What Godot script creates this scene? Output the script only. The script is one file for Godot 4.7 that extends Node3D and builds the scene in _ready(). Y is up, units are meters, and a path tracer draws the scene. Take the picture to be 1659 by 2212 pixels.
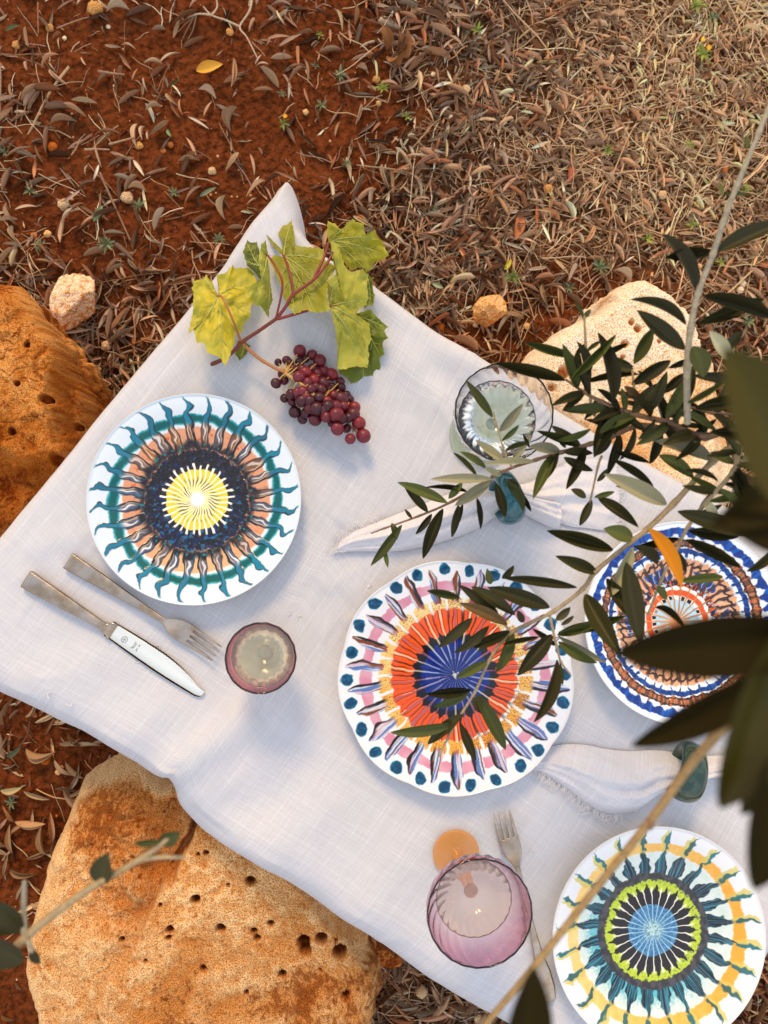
extends Node3D

# Camera and survey: the photograph was taken straight down over a low table. u, v are map marks on the 1659 x 2212 survey of the place; at() gives the point of such a mark at a height.
const FOCAL := 1640.0
const TABLE := 0.42
var eye := Vector3(0, 1.31, 0)
var look := Basis()
var rng := RandomNumberGenerator.new()
var n1 := FastNoiseLite.new()
var n2 := FastNoiseLite.new()
var nc := FastNoiseLite.new()
var no := FastNoiseLite.new()
var M := {}
var used := {}

func at(u: float, v: float, y: float) -> Vector3:
	var d := look * Vector3((u - 829.5) / FOCAL, -(v - 1106.0) / FOCAL, -1.0)
	return eye + d * ((y - eye.y) / d.y)

func px(y := TABLE) -> float:
	return (eye.y - y) / FOCAL

# ---------------------------------------------------------------- mesh building
class MB:
	var P := PackedVector3Array()
	var N := PackedVector3Array()
	var U := PackedVector2Array()
	var C := PackedColorArray()
	var I := PackedInt32Array()

	func grid(p: PackedVector3Array, nu: int, nv: int, uv: PackedVector2Array, col: PackedColorArray, flip := false, wrap := false) -> void:
		var o := P.size()
		var nn := PackedVector3Array()
		nn.resize(p.size())
		for j in nv - 1:
			for i in nu - 1:
				var a := j * nu + i
				var b := a + 1
				var c := b + nu
				var d := a + nu
				var k := (p[c] - p[a]).cross(p[b] - p[d])
				if flip:
					k = -k
					I.append_array([o + a, o + c, o + b, o + a, o + d, o + c])
				else:
					I.append_array([o + a, o + b, o + c, o + a, o + c, o + d])
				nn[a] += k
				nn[b] += k
				nn[c] += k
				nn[d] += k
		for j in nv:
			if wrap:
				var s := nn[j * nu] + nn[j * nu + nu - 1]
				nn[j * nu] = s
				nn[j * nu + nu - 1] = s
		for k in nn.size():
			nn[k] = nn[k].normalized() if nn[k].length() > 1e-14 else Vector3.UP
		P.append_array(p)
		N.append_array(nn)
		if uv.size() == p.size():
			U.append_array(uv)
		else:
			var z := PackedVector2Array()
			z.resize(p.size())
			U.append_array(z)
		if col.size() == p.size():
			C.append_array(col)
		else:
			var z := PackedColorArray()
			z.resize(p.size())
			z.fill(col[0] if col.size() == 1 else Color.WHITE)
			C.append_array(z)

	func tube(pts: Array, rad: Array, sides := 7, col := Color.WHITE) -> void:
		var n := pts.size()
		var o := P.size()
		var side := Vector3.ZERO
		var run := 0.0
		for k in n:
			var t: Vector3 = (pts[min(k + 1, n - 1)] - pts[max(k - 1, 0)]).normalized()
			if side == Vector3.ZERO:
				side = t.cross(Vector3.UP if absf(t.y) < 0.9 else Vector3.RIGHT).normalized()
			side = (side - t * side.dot(t)).normalized()
			var up := side.cross(t)
			if k > 0:
				run += pts[k].distance_to(pts[k - 1])
			for i in sides + 1:
				var a := TAU * i / sides
				var d := side * cos(a) + up * sin(a)
				P.append(pts[k] + d * rad[k])
				N.append(d)
				U.append(Vector2(float(i) / sides, run))
				C.append(col)
		for k in n - 1:
			for i in sides:
				var a := o + k * (sides + 1) + i
				var b := a + sides + 1
				I.append_array([a, a + 1, b + 1, a, b + 1, b])
		for e in [0, n - 1]:
			var t: Vector3 = (pts[0] - pts[1]).normalized() if e == 0 else (pts[n - 1] - pts[n - 2]).normalized()
			var c := P.size()
			P.append(pts[e] + t * rad[e] * 0.6)
			N.append(t)
			U.append(Vector2.ZERO)
			C.append(col)
			for i in sides:
				var a: int = o + e * (sides + 1) + i
				if e == 0:
					I.append_array([c, a + 1, a])
				else:
					I.append_array([c, a, a + 1])

	func mesh(base := Vector3.ZERO) -> ArrayMesh:
		var q := P
		if base != Vector3.ZERO:
			q = P.duplicate()
			for k in q.size():
				q[k] -= base
		var a := []
		a.resize(Mesh.ARRAY_MAX)
		a[Mesh.ARRAY_VERTEX] = q
		a[Mesh.ARRAY_NORMAL] = N
		a[Mesh.ARRAY_TEX_UV] = U
		a[Mesh.ARRAY_COLOR] = C
		a[Mesh.ARRAY_INDEX] = I
		var m := ArrayMesh.new()
		m.add_surface_from_arrays(Mesh.PRIMITIVE_TRIANGLES, a)
		return m

func smooth_path(pts: Array, each := 6) -> Array:
	var out := []
	var n := pts.size()
	for k in n - 1:
		var a = pts[max(k - 1, 0)]
		var b = pts[k]
		var c = pts[k + 1]
		var d = pts[min(k + 2, n - 1)]
		for s in each:
			var t := float(s) / each
			out.append(0.5 * (2.0 * b + (c - a) * t + (2.0 * a - 5.0 * b + 4.0 * c - d) * t * t + (3.0 * b - a - 3.0 * c + d) * t * t * t))
	out.append(pts[n - 1])
	return out

func resample(pts: Array, n: int) -> Array:
	var run := [0.0]
	for k in range(1, pts.size()):
		run.append(run[k - 1] + pts[k].distance_to(pts[k - 1]))
	var out := []
	var k := 0
	for i in n:
		var want: float = run[-1] * i / (n - 1)
		while k < pts.size() - 2 and run[k + 1] < want:
			k += 1
		out.append(pts[k].lerp(pts[k + 1], clampf((want - run[k]) / maxf(run[k + 1] - run[k], 1e-9), 0, 1)))
	return out

func taper(n: int, a: float, b: float) -> Array:
	var out := []
	for k in n:
		out.append(lerpf(a, b, float(k) / (n - 1)))
	return out

# ---------------------------------------------------------------- things
func numbered(called: String) -> String:
	var k: int = used.get(called, 0)
	used[called] = k + 1
	return called if k == 0 else "%s_%03d" % [called, k]

func tag(o: Node, label: String, category: String, group := "", kind := "") -> void:
	if label:
		o.set_meta("label", label)
	if category:
		o.set_meta("category", category)
	if group:
		o.set_meta("group", group)
	if kind:
		o.set_meta("kind", kind)

func thing(called: String, label: String, category: String, base: Vector3, group := "") -> Node3D:
	var o := Node3D.new()
	o.name = numbered(called)
	add_child(o, true)
	o.position = base
	tag(o, label, category, group)
	return o

# a part (world-space mesh) of a thing
func part(called: String, mesh: Mesh, mat: Material, parent: Node3D, sub := false) -> MeshInstance3D:
	var o := MeshInstance3D.new()
	o.name = called
	o.mesh = mesh
	o.material_override = mat
	parent.add_child(o, true)
	if not sub:
		o.position = -parent.position
	return o

# a thing that is one mesh
func single(called: String, mb: MB, mat: Material, base: Vector3, label: String, category: String, group := "", kind := "") -> MeshInstance3D:
	var o := MeshInstance3D.new()
	o.name = numbered(called)
	o.mesh = mb.mesh(base)
	o.material_override = mat
	o.position = base
	add_child(o, true)
	tag(o, label, category, group, kind)
	return o

# ---------------------------------------------------------------- materials
func mat(color: Color, rough := 0.8, metal := 0.0) -> StandardMaterial3D:
	var m := StandardMaterial3D.new()
	m.albedo_color = color
	m.roughness = rough
	m.metallic = metal
	m.vertex_color_use_as_albedo = true
	m.vertex_color_is_srgb = true
	m.cull_mode = BaseMaterial3D.CULL_DISABLED
	return m

func noise(frequency: float, octaves: int, sd: int) -> FastNoiseLite:
	var f := FastNoiseLite.new()
	f.noise_type = FastNoiseLite.TYPE_SIMPLEX_SMOOTH
	f.frequency = frequency
	f.fractal_octaves = octaves
	f.seed = sd
	return f

# a seamless noise picture, coloured by stops [[where, Color], ...]
func noise_tex(size: int, frequency: float, octaves: int, sd: int, stops := []) -> ImageTexture:
	var im := noise(frequency, octaves, sd).get_seamless_image(size, size)
	if stops.size():
		var g := Gradient.new()
		g.offsets = PackedFloat32Array(stops.map(func(s): return s[0]))
		g.colors = PackedColorArray(stops.map(func(s): return s[1]))
		var lut := []
		for k in 256:
			lut.append(g.sample(k / 255.0))
		var src := im.get_data()
		var out := PackedByteArray()
		out.resize(size * size * 3)
		for k in src.size():
			var c: Color = lut[src[k]]
			out[k * 3] = int(c.r * 255)
			out[k * 3 + 1] = int(c.g * 255)
			out[k * 3 + 2] = int(c.b * 255)
		im = Image.create_from_data(size, size, false, Image.FORMAT_RGB8, out)
	return ImageTexture.create_from_image(im)

func triplanar(m: StandardMaterial3D, tex: Texture2D, bump: Texture2D, per_metre: float, relief_cm: float) -> StandardMaterial3D:
	m.albedo_texture = tex
	m.uv1_triplanar = true
	m.uv1_world_triplanar = true
	m.uv1_scale = Vector3.ONE * per_metre
	if bump:
		m.heightmap_enabled = true
		m.heightmap_texture = bump
		m.heightmap_scale = relief_cm
	return m

func glass(tint: Color, ior_scale := 0.05, body := 0.0) -> StandardMaterial3D:
	var m := StandardMaterial3D.new()
	m.transparency = BaseMaterial3D.TRANSPARENCY_ALPHA
	m.albedo_color = Color(tint, body)
	m.roughness = 0.0
	m.vertex_color_use_as_albedo = true
	m.vertex_color_is_srgb = true
	m.refraction_enabled = true
	m.refraction_scale = ior_scale
	return m

func grey(v: float) -> Color:
	return Color(v, v, v)

func h1(k: float) -> float:
	return fposmod(sin(k * 127.1 + 11.7) * 43758.5453, 1.0)

func ss(a: float, b: float, x: float) -> float:
	return smoothstep(a, b, x)

func make_materials() -> void:
	var speck := noise_tex(512, 0.03, 5, 3, [[0.0, grey(0.55)], [0.4, grey(0.85)], [0.6, grey(1.0)], [1.0, grey(1.0)]])
	var lumps := noise_tex(512, 0.03, 5, 4)
	M.soil = triplanar(mat(Color.WHITE, 0.95), speck, lumps, 4.0, 0.9)
	M.soil.metallic_specular = 0.1
	var grain := noise_tex(1024, 0.17, 4, 5, [[0.0, Color(0.50, 0.33, 0.18)], [0.30, Color(0.70, 0.54, 0.38)], [0.44, Color(0.88, 0.80, 0.69)], [0.56, Color(1, 0.98, 0.95)], [1.0, Color(1, 1, 1)]])
	M.rock = triplanar(mat(Color.WHITE, 0.92), grain, noise_tex(1024, 0.13, 4, 6), 2.4, 0.12)
	M.rock.metallic_specular = 0.2
	var fine := noise_tex(1024, 0.14, 4, 25, [[0.0, Color(0.70, 0.48, 0.28)], [0.36, Color(0.88, 0.72, 0.54)], [0.47, Color(1, 0.98, 0.95)], [1.0, Color(1, 1, 1)]])
	M.rock_pale = triplanar(mat(Color.WHITE, 0.92), fine, noise_tex(1024, 0.13, 4, 26), 2.4, 0.12)
	M.rock_pale.metallic_specular = 0.2
	M.pebble = mat(Color.WHITE, 0.85)
	M.dry = mat(Color.WHITE, 0.75)
	M.dry.backlight_enabled = true
	M.dry.backlight = Color(0.15, 0.12, 0.08)
	M.weed = mat(Color.WHITE, 0.6)
	M.weed.backlight_enabled = true
	M.weed.backlight = Color(0.3, 0.3, 0.2)
	M.olive = mat(Color.WHITE, 0.5)
	M.olive.metallic_specular = 0.32
	M.olive.backlight_enabled = true
	M.olive.backlight = Color(0.16, 0.16, 0.1)
	M.olive_under = mat(Color.WHITE, 0.7)
	M.olive_under.backlight_enabled = true
	M.olive_under.backlight = Color(0.2, 0.2, 0.12)
	M.bark = triplanar(mat(Color.WHITE, 0.8), noise_tex(512, 0.03, 5, 33, [[0.0, grey(0.78)], [0.6, grey(1.0)], [1.0, grey(1.0)]]), lumps, 12.0, 0.1)
	M.vine_leaf = mat(Color.WHITE, 0.5)
	M.vine_leaf.backlight_enabled = true
	M.vine_leaf.backlight = Color(0.62, 0.62, 0.36)
	M.vine_stem = mat(Color.WHITE, 0.45)
	M.grape = mat(Color.WHITE, 0.28)
	M.grape.subsurf_scatter_enabled = true
	M.grape.subsurf_scatter_strength = 0.12
	var bloom := noise_tex(256, 0.02, 3, 9, [[0.0, grey(0.2)], [1.0, grey(0.6)]])
	M.grape.roughness_texture = bloom
	M.grape.roughness = 1.0
	M.grape.uv1_triplanar = true
	M.grape.uv1_scale = Vector3.ONE * 20.0
	M.steel = mat(Color(0.74, 0.67, 0.60), 0.24, 1.0)
	var wear := noise_tex(512, 0.02, 5, 12, [[0.0, grey(0.14)], [0.5, grey(0.28)], [1.0, grey(0.5)]])
	M.steel.roughness_texture = wear
	M.steel.roughness = 1.0
	M.steel.albedo_texture = noise_tex(512, 0.012, 5, 13, [[0.0, Color(0.80, 0.73, 0.65)], [0.4, Color(0.93, 0.89, 0.83)], [0.6, Color(1, 1, 1)], [1.0, Color(1, 1, 1)]])
	M.steel.uv1_triplanar = true
	M.steel.uv1_scale = Vector3.ONE * 5.0
	M.blade = mat(Color(1.0, 0.96, 0.88), 0.26, 1.0)
	M.mark = mat(Color(0.5, 0.47, 0.44), 0.5, 0.6)
	M.thread = mat(Color(0.9, 0.88, 0.87), 0.9)
	M.ring_teal = mat(Color(0.04, 0.34, 0.38), 0.08)
	M.ring_green = mat(Color(0.09, 0.22, 0.14), 0.1)
	for k in ["ring_teal", "ring_green"]:
		M[k].clearcoat_enabled = true
		M[k].clearcoat = 0.6
		M[k].clearcoat_roughness = 0.04
	M.glass_clear = glass(Color(0.985, 0.99, 0.995))
	M.glass_sage = glass(Color(0.93, 0.965, 0.89), 0.05, 0.14)
	M.glass_pink = glass(Color(0.965, 0.86, 0.89))
	M.glass_rose = glass(Color(0.955, 0.82, 0.83))
	M.glass_amber = glass(Color(0.97, 0.72, 0.42), 0.05, 0.45)
	M.water = glass(Color(0.995, 1.0, 0.995), 0.034, 0.0)
	M.wine = glass(Color(1.0, 0.97, 0.91), 0.034, 0.16)

# a linen weave: threads both ways, slubs, thick and thin places
func linen_pictures() -> Array:
	var s := 1024
	var hgt := PackedFloat32Array()
	hgt.resize(s * s)
	var r := RandomNumberGenerator.new()
	r.seed = 77
	for way in 2:
		var step := 2 if way == 0 else 2
		for c in range(0, s, step):
			var w := r.randf_range(0.5, 1.0) if r.randf() < 0.93 else r.randf_range(1.0, 1.45)
			if way == 1:
				w *= 0.75
			var seg := r.randi_range(20, 90)
			var from := r.randf_range(0.3, 1.0)
			var to := r.randf_range(0.3, 1.0)
			var left := seg
			for k in s:
				left -= 1
				if left <= 0:
					seg = r.randi_range(14, 110)
					left = seg
					from = to
					to = r.randf_range(0.25, 1.0) if k < s - 120 else 0.6
					if r.randf() < 0.05:
						to = 1.5
				var v := w * lerpf(to, from, float(left) / seg)
				for d in step:
					var x := c + d if way == 0 else k
					var y := k if way == 0 else c + d
					hgt[y * s + x] += v * (1.0 if d == 0 else 0.45)
	var rgb := PackedByteArray()
	rgb.resize(s * s * 3)
	var bump := PackedByteArray()
	bump.resize(s * s)
	for k in s * s:
		var v := clampf(hgt[k] / 2.2, 0, 1)
		bump[k] = int(v * 255)
		var t := 0.80 + 0.2 * v
		rgb[k * 3] = int(255 * t)
		rgb[k * 3 + 1] = int(252 * t)
		rgb[k * 3 + 2] = int(253 * t)
	return [ImageTexture.create_from_image(Image.create_from_data(s, s, false, Image.FORMAT_RGB8, rgb)), ImageTexture.create_from_image(Image.create_from_data(s, s, false, Image.FORMAT_L8, bump))]

func linen(tint: Color, tex: Array, tiles: float, relief: float) -> StandardMaterial3D:
	var m := mat(tint, 0.95)
	m.metallic_specular = 0.15
	m.albedo_texture = tex[0]
	m.heightmap_enabled = true
	m.heightmap_texture = tex[1]
	m.heightmap_scale = relief
	m.uv1_scale = Vector3(tiles, tiles, 1)
	m.backlight_enabled = true
	m.backlight = Color(0.12, 0.12, 0.12)
	return m

# ---------------------------------------------------------------- ground and litter
func gh(x: float, z: float) -> float:
	return 0.016 * n1.get_noise_2d(x * 3.0, z * 3.0) + 0.006 * n1.get_noise_2d(x * 14.0, z * 14.0 + 40.0) + 0.0022 * n2.get_noise_2d(x * 60.0, z * 60.0)

# how thickly the litter lies, 0 bare to 9, over the survey (12 columns, 16 rows)
const COVER := ["333244788999", "433233688999", "433233789999", "433345899999", "555668975468", "777787755677", "777787666588", "788877777788",
	"666666666677", "555555555567", "333555555567", "322455555567", "222455555567", "222355555556", "222357755556", "222356788776"]

func cover(u: float, v: float) -> float:
	var x := clampf(u / 138.25 - 0.5, 0, 10.999)
	var y := clampf(v / 138.25 - 0.5, 0, 14.999)
	var i := int(x)
	var j := int(y)
	var a := lerpf(float(COVER[j][i]), float(COVER[j][i + 1]), x - i)
	var b := lerpf(float(COVER[j + 1][i]), float(COVER[j + 1][i + 1]), x - i)
	return lerpf(a, b, y - j) / 9.0

func build_ground() -> void:
	var xs := []
	var zs := []
	for k in 16:
		xs.append(-1.0 - 40.0 * pow(1.0 - k / 16.0, 4.0))
	for k in 321:
		xs.append(-1.0 + k * 2.2 / 320.0)
	for k in 16:
		xs.append(1.2 + 40.0 * pow((k + 1) / 16.0, 4.0))
	for k in 16:
		zs.append(-1.5 - 40.0 * pow(1.0 - k / 16.0, 4.0))
	for k in 381:
		zs.append(-1.5 + k * 2.6 / 380.0)
	for k in 16:
		zs.append(1.1 + 40.0 * pow((k + 1) / 16.0, 4.0))
	var p := PackedVector3Array()
	var c := PackedColorArray()
	for z in zs:
		for x in xs:
			p.append(Vector3(x, gh(x, z) + 0.002 * n2.get_noise_2d(x * 140.0, z * 140.0), z))
			var t := 0.5 + 0.5 * n1.get_noise_2d(x * 5.0 + 9.0, z * 5.0)
			var f := 0.5 + 0.5 * n2.get_noise_2d(x * 90.0, z * 90.0 + 7.0)
			var soil := Color(0.39, 0.20, 0.11).lerp(Color(0.53, 0.29, 0.165), t * 0.6 + f * 0.4)
			# where the litter is thick the soil itself is full of crumbled straw
			var g := eye.y / FOCAL
			var mulch := cover(734.0 + x / g, 1216.0 + z / g)
			c.append(soil.lerp(Color(0.42, 0.27, 0.165).lerp(Color(0.60, 0.44, 0.30), f), 0.85 * ss(0.6, 0.95, mulch + 0.2 * n1.get_noise_2d(x * 8.0, z * 8.0))))
	var mb := MB.new()
	mb.grid(p, xs.size(), zs.size(), PackedVector2Array(), c)
	var o := single("ground", mb, M.soil, Vector3.ZERO, "bare red brown soil under the leaf litter", "", "", "structure")
	o.remove_meta("label")

# a dry leaf one metre long along x and one wide along z; curl bends it, fold creases it along the midrib
func leaf_mesh(curl: float, fold: float, sweep: float, twist: float, nx := 8, nz := 4, rib := 0.0, blunt := 0.75) -> ArrayMesh:
	var p := PackedVector3Array()
	var c := PackedColorArray()
	for j in nz + 1:
		for i in nx + 1:
			var t := float(i) / nx
			var s := float(j) / nz * 2.0 - 1.0
			var w := 0.5 * pow(maxf(sin(PI * pow(t, 0.9)), 0.0), blunt)
			w = maxf(w, 0.045 if t < 0.5 else 0.02)
			var a := twist * (t - 0.5)
			var zz := s * w * cos(a * s)
			var y := curl * (4.0 * t * (1.0 - t)) + fold * (absf(s) - 0.5) * w * 0.3 + sin(a) * s * w * 0.18
			p.append(Vector3(t, y, zz + sweep * 4.0 * t * (1.0 - t)))
			var m := 1.0 - 0.10 * absf(s)
			if absf(s) < 0.2:
				m += rib
			c.append(Color(m, m, m))
	var mb := MB.new()
	mb.grid(p, nx + 1, nz + 1, PackedVector2Array(), c)
	return mb.mesh()

func leaf_place(base: Vector3, tip: Vector3, width: float, roll: float) -> Transform3D:
	var d := tip - base
	var x := d.normalized()
	var z := x.cross(Vector3.UP)
	z = z.normalized() if z.length() > 0.05 else Vector3.RIGHT
	z = z.rotated(x, roll)
	var y := z.cross(x)
	return Transform3D(Basis(x * d.length(), y * d.length(), z * width), base)

const DRY := [Color(0.78, 0.62, 0.46), Color(0.86, 0.72, 0.56), Color(0.66, 0.49, 0.34), Color(0.93, 0.81, 0.63), Color(0.52, 0.34, 0.20), Color(0.80, 0.66, 0.53), Color(0.80, 0.56, 0.37), Color(0.97, 0.89, 0.74)]

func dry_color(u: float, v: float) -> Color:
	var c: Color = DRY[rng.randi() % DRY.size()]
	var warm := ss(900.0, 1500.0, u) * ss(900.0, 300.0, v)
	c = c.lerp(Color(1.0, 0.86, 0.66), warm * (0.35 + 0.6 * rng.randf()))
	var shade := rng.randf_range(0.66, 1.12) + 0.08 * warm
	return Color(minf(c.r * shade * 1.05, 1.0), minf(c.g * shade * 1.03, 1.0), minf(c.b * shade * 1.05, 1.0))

func build_litter() -> void:
	var root := Node3D.new()
	root.name = "leaf_litter"
	add_child(root, true)
	tag(root, "carpet of small dry leaves, chips and straw over the soil", "leaf litter", "", "stuff")
	var shapes := [leaf_mesh(0.10, 0.5, 0.05, 0.8, 6, 2), leaf_mesh(0.2, 1.0, -0.08, -1.4, 6, 2), leaf_mesh(0.05, 2.2, 0.12, 0.4, 6, 2), leaf_mesh(-0.08, 1.2, 0.02, 2.4, 6, 2), leaf_mesh(0.04, 1.6, 0.03, 0.6, 6, 2, 0.0, 0.35), leaf_mesh(0.12, 2.4, -0.05, -0.8, 6, 2, 0.0, 0.30)]
	var strew := []
	for k in 7:
		strew.append([])
	# the straw mesh: a thin bent stalk one metre long
	var st := MB.new()
	st.tube(smooth_path([Vector3(0, 0, 0), Vector3(0.33, 0.03, 0.05), Vector3(0.7, 0.02, -0.03), Vector3(1, 0, 0.02)], 2), [0.016, 0.016, 0.015, 0.015, 0.014, 0.012, 0.01], 4)
	for k in 110000:
		var u := rng.randf_range(-260, 1960)
		var v := rng.randf_range(-300, 2560)
		var w := at(u, v, 0.0)
		var d := cover(u, v) + 0.16 * n1.get_noise_2d(w.x * 7.0, w.z * 7.0 + 3.0) + 0.10 * n1.get_noise_2d(w.x * 22.0, w.z * 22.0)
		if rng.randf() > pow(clampf(d, 0, 1), 2.7) * 1.1:
			continue
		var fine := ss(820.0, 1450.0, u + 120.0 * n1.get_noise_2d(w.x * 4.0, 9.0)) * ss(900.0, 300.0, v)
		var y := gh(w.x, w.z) + rng.randf_range(0.001, 0.013) * clampf(d + 0.2, 0.2, 1.0)
		var a := rng.randf() * TAU
		var straw := rng.randf() < lerpf(0.34, 0.42, fine)
		var ln := (0.014 + 0.040 * pow(rng.randf(), 1.5)) * lerpf(1.0, 0.58, fine)
		var wd := minf(ln, 0.036) * rng.randf_range(0.09, 0.175)
		if straw:
			ln = 0.015 + 0.065 * pow(rng.randf(), 2.0)
			if rng.randf() < 0.035:
				ln = rng.randf_range(0.08, 0.17)
			wd = minf(0.014 + 0.050 * rng.randf(), ln)
		var dir := Vector3(cos(a), rng.randf_range(-0.09, 0.09), sin(a))
		var b := w + Vector3(0, y, 0)
		var t := leaf_place(b, b + dir * ln, wd, rng.randf_range(-0.55, 0.55))
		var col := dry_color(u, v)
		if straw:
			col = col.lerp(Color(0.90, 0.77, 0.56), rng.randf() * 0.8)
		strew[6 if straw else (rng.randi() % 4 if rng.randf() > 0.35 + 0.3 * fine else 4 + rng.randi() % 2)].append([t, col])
	for k in 7:
		var mm := MultiMesh.new()
		mm.transform_format = MultiMesh.TRANSFORM_3D
		mm.use_colors = true
		mm.mesh = st.mesh() if k == 6 else shapes[k]
		mm.instance_count = strew[k].size()
		for i in strew[k].size():
			mm.set_instance_transform(i, strew[k][i][0])
			mm.set_instance_color(i, strew[k][i][1])
		var o := MultiMeshInstance3D.new()
		o.name = "straw" if k == 6 else "dry_leaves"
		o.multimesh = mm
		o.material_override = M.dry
		tag(o, "", "", "", "stuff")
		root.add_child(o, true)
	# crumbs of soil and grit
	var crumb := MB.new()
	rock_ball(crumb, Vector3.ZERO, 1.0, 3, 6, 5, Color.WHITE)
	var cm := MultiMesh.new()
	cm.transform_format = MultiMesh.TRANSFORM_3D
	cm.use_colors = true
	cm.mesh = crumb.mesh()
	cm.instance_count = 9000
	for i in 9000:
		var w := at(rng.randf_range(-200, 1900), rng.randf_range(-250, 2500), 0.0)
		var s := 0.0008 + 0.0028 * pow(rng.randf(), 5.0)
		cm.set_instance_transform(i, Transform3D(Basis.from_euler(Vector3(rng.randf() * 6, rng.randf() * 6, 0)).scaled(Vector3.ONE * s), w + Vector3(0, gh(w.x, w.z) + s * 0.4, 0)))
		var c := Color(0.46, 0.21, 0.085).lerp(Color(0.33, 0.14, 0.05), rng.randf())
		if rng.randf() < 0.14:
			c = Color(0.93, 0.80, 0.62).lerp(Color(0.85, 0.52, 0.26), rng.randf())
		cm.set_instance_color(i, c)
	var o := MultiMeshInstance3D.new()
	o.name = "soil_grit"
	o.multimesh = cm
	o.material_override = M.pebble
	tag(o, "crumbs and pale grit scattered over the red soil", "grit", "", "stuff")
	add_child(o, true)

# leaves that one can tell apart on the bare soil
func build_loose_leaves() -> void:
	var shapes := [leaf_mesh(0.10, 0.6, 0.06, 0.9, 10, 4, 0.06), leaf_mesh(0.22, 1.2, -0.10, -1.2, 10, 4, 0.06), leaf_mesh(0.05, 2.0, 0.16, 0.3, 10, 4, 0.06), leaf_mesh(-0.10, 1.0, 0.03, 2.2, 10, 4, 0.06), leaf_mesh(0.30, 2.6, 0.22, 0.8, 10, 4, 0.06)]
	var made := 0
	var tries := 0
	while made < 235 and tries < 6000:
		tries += 1
		var u := rng.randf_range(-30, 1690)
		var v := rng.randf_range(-30, 1000)
		if tries % 5 == 0:
			u = rng.randf_range(-20, 330)
			v = rng.randf_range(1490, 1960)
		var d := cover(u, v)
		if d > 0.62 or rng.randf() > 0.35 + d:
			continue
		var w := at(u, v, 0.0)
		var clump := n1.get_noise_2d(w.x * 9.0 + 5.0, w.z * 9.0)
		if clump < -0.12 and rng.randf() < 0.8:
			continue
		var a := rng.randf() * TAU
		var ln := rng.randf_range(0.026, 0.050)
		var b := w + Vector3(0, gh(w.x, w.z) + 0.003, 0)
		var e := b + Vector3(cos(a), 0, sin(a)) * ln
		e.y = gh(e.x, e.z) + rng.randf_range(0.002, 0.009)
		var o := MeshInstance3D.new()
		o.name = numbered("dry_olive_leaf")
		o.mesh = shapes[rng.randi() % 5]
		o.transform = leaf_place(b, e, ln * rng.randf_range(0.12, 0.20), rng.randf_range(-0.7, 0.7))
		var c := dry_color(u, v).lerp(Color(0.74, 0.62, 0.5), 0.35)
		o.material_override = dry_mats[rng.randi() % dry_mats.size()]
		add_child(o, true)
		tag(o, "dry brown olive leaf lying curled on the bare red soil", "dry leaf", "dry olive leaves strewn on the bare soil")
		made += 1
	# a few that differ
	var odd := [
		[423, 149, 482, 142, 0.4, Color(0.93, 0.66, 0.16), "bright yellow fallen leaf on the red soil below the forked white twig"],
		[200, 476, 221, 443, 0.36, Color(0.55, 0.62, 0.42), "broad pale green fallen leaf among the stalks beside a white pebble"],
		[430, 421, 467, 405, 0.2, Color(0.62, 0.66, 0.5), "narrow grey green fallen leaf lying near a seedling on the litter"],
		[12, 68, 42, 54, 0.22, Color(0.36, 0.44, 0.28), "dark green fallen leaf near the top left corner of the soil"],
		[362, 181, 387, 164, 0.14, Color(0.3, 0.38, 0.18), "thin dark green leaf lying below the yellow fallen leaf"],
		[360, 277, 369, 294, 0.36, Color(0.5, 0.58, 0.36), "short green fallen leaf beside an orange pebble on the soil"],
		[10, 1637, 48, 1612, 0.24, Color(0.32, 0.36, 0.22), "green fallen olive leaf on the dark soil below the tablecloth"],
		[934, 610, 958, 621, 0.4, Color(0.62, 0.68, 0.52), "small oval pale green leaf on the litter right of the vine leaves"],
		[1089, 583, 1103, 561, 0.42, Color(0.82, 0.75, 0.12), "bright yellow green fallen leaf standing beside a small seedling"],
		[1113, 516, 1122, 460, 0.42, Color(0.80, 0.47, 0.24), "large copper brown fallen leaf on the litter above the bare patch"],
		[1226, 398, 1232, 352, 0.34, Color(0.72, 0.38, 0.25), "reddish dry leaf lying flat among the pale straw"],
		[0, 1708, 50, 1699, 0.3, Color(0.78, 0.66, 0.42), "pale straw coloured leaf on dark soil at the left edge of the photo"],
		[128, 1606, 172, 1597, 0.26, Color(0.6, 0.46, 0.3), "tan pointed leaf on the dark soil nearest the cloth's lower hem"],
		[172, 826, 192, 795, 0.28, Color(0.86, 0.64, 0.12), "yellow leaf sticking up beside the orange boulder"],
		[82, 696, 90, 660, 0.3, Color(0.52, 0.58, 0.42), "grey green olive leaf between the boulder and the white stone"],
		[1237, 735, 1262, 728, 0.3, Color(0.66, 0.42, 0.3), "reddish curled leaf on the soil beside the pale boulder"],
	]
	for q in odd:
		var a := at(q[0], q[1], 0.012)
		var b := at(q[2], q[3], 0.014)
		a.y = gh(a.x, a.z) + 0.010
		b.y = gh(b.x, b.z) + 0.014
		var o := MeshInstance3D.new()
		o.name = numbered("fallen_leaf")
		o.mesh = leaf_mesh(0.12, 0.9, 0.06, 0.5, 12, 4, 0.08)
		o.transform = leaf_place(a, b, a.distance_to(b) * q[4], 0.25)
		o.material_override = mat(q[5], 0.6)
		add_child(o, true)
		tag(o, q[6], "fallen leaf")

var dry_mats := []

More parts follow.
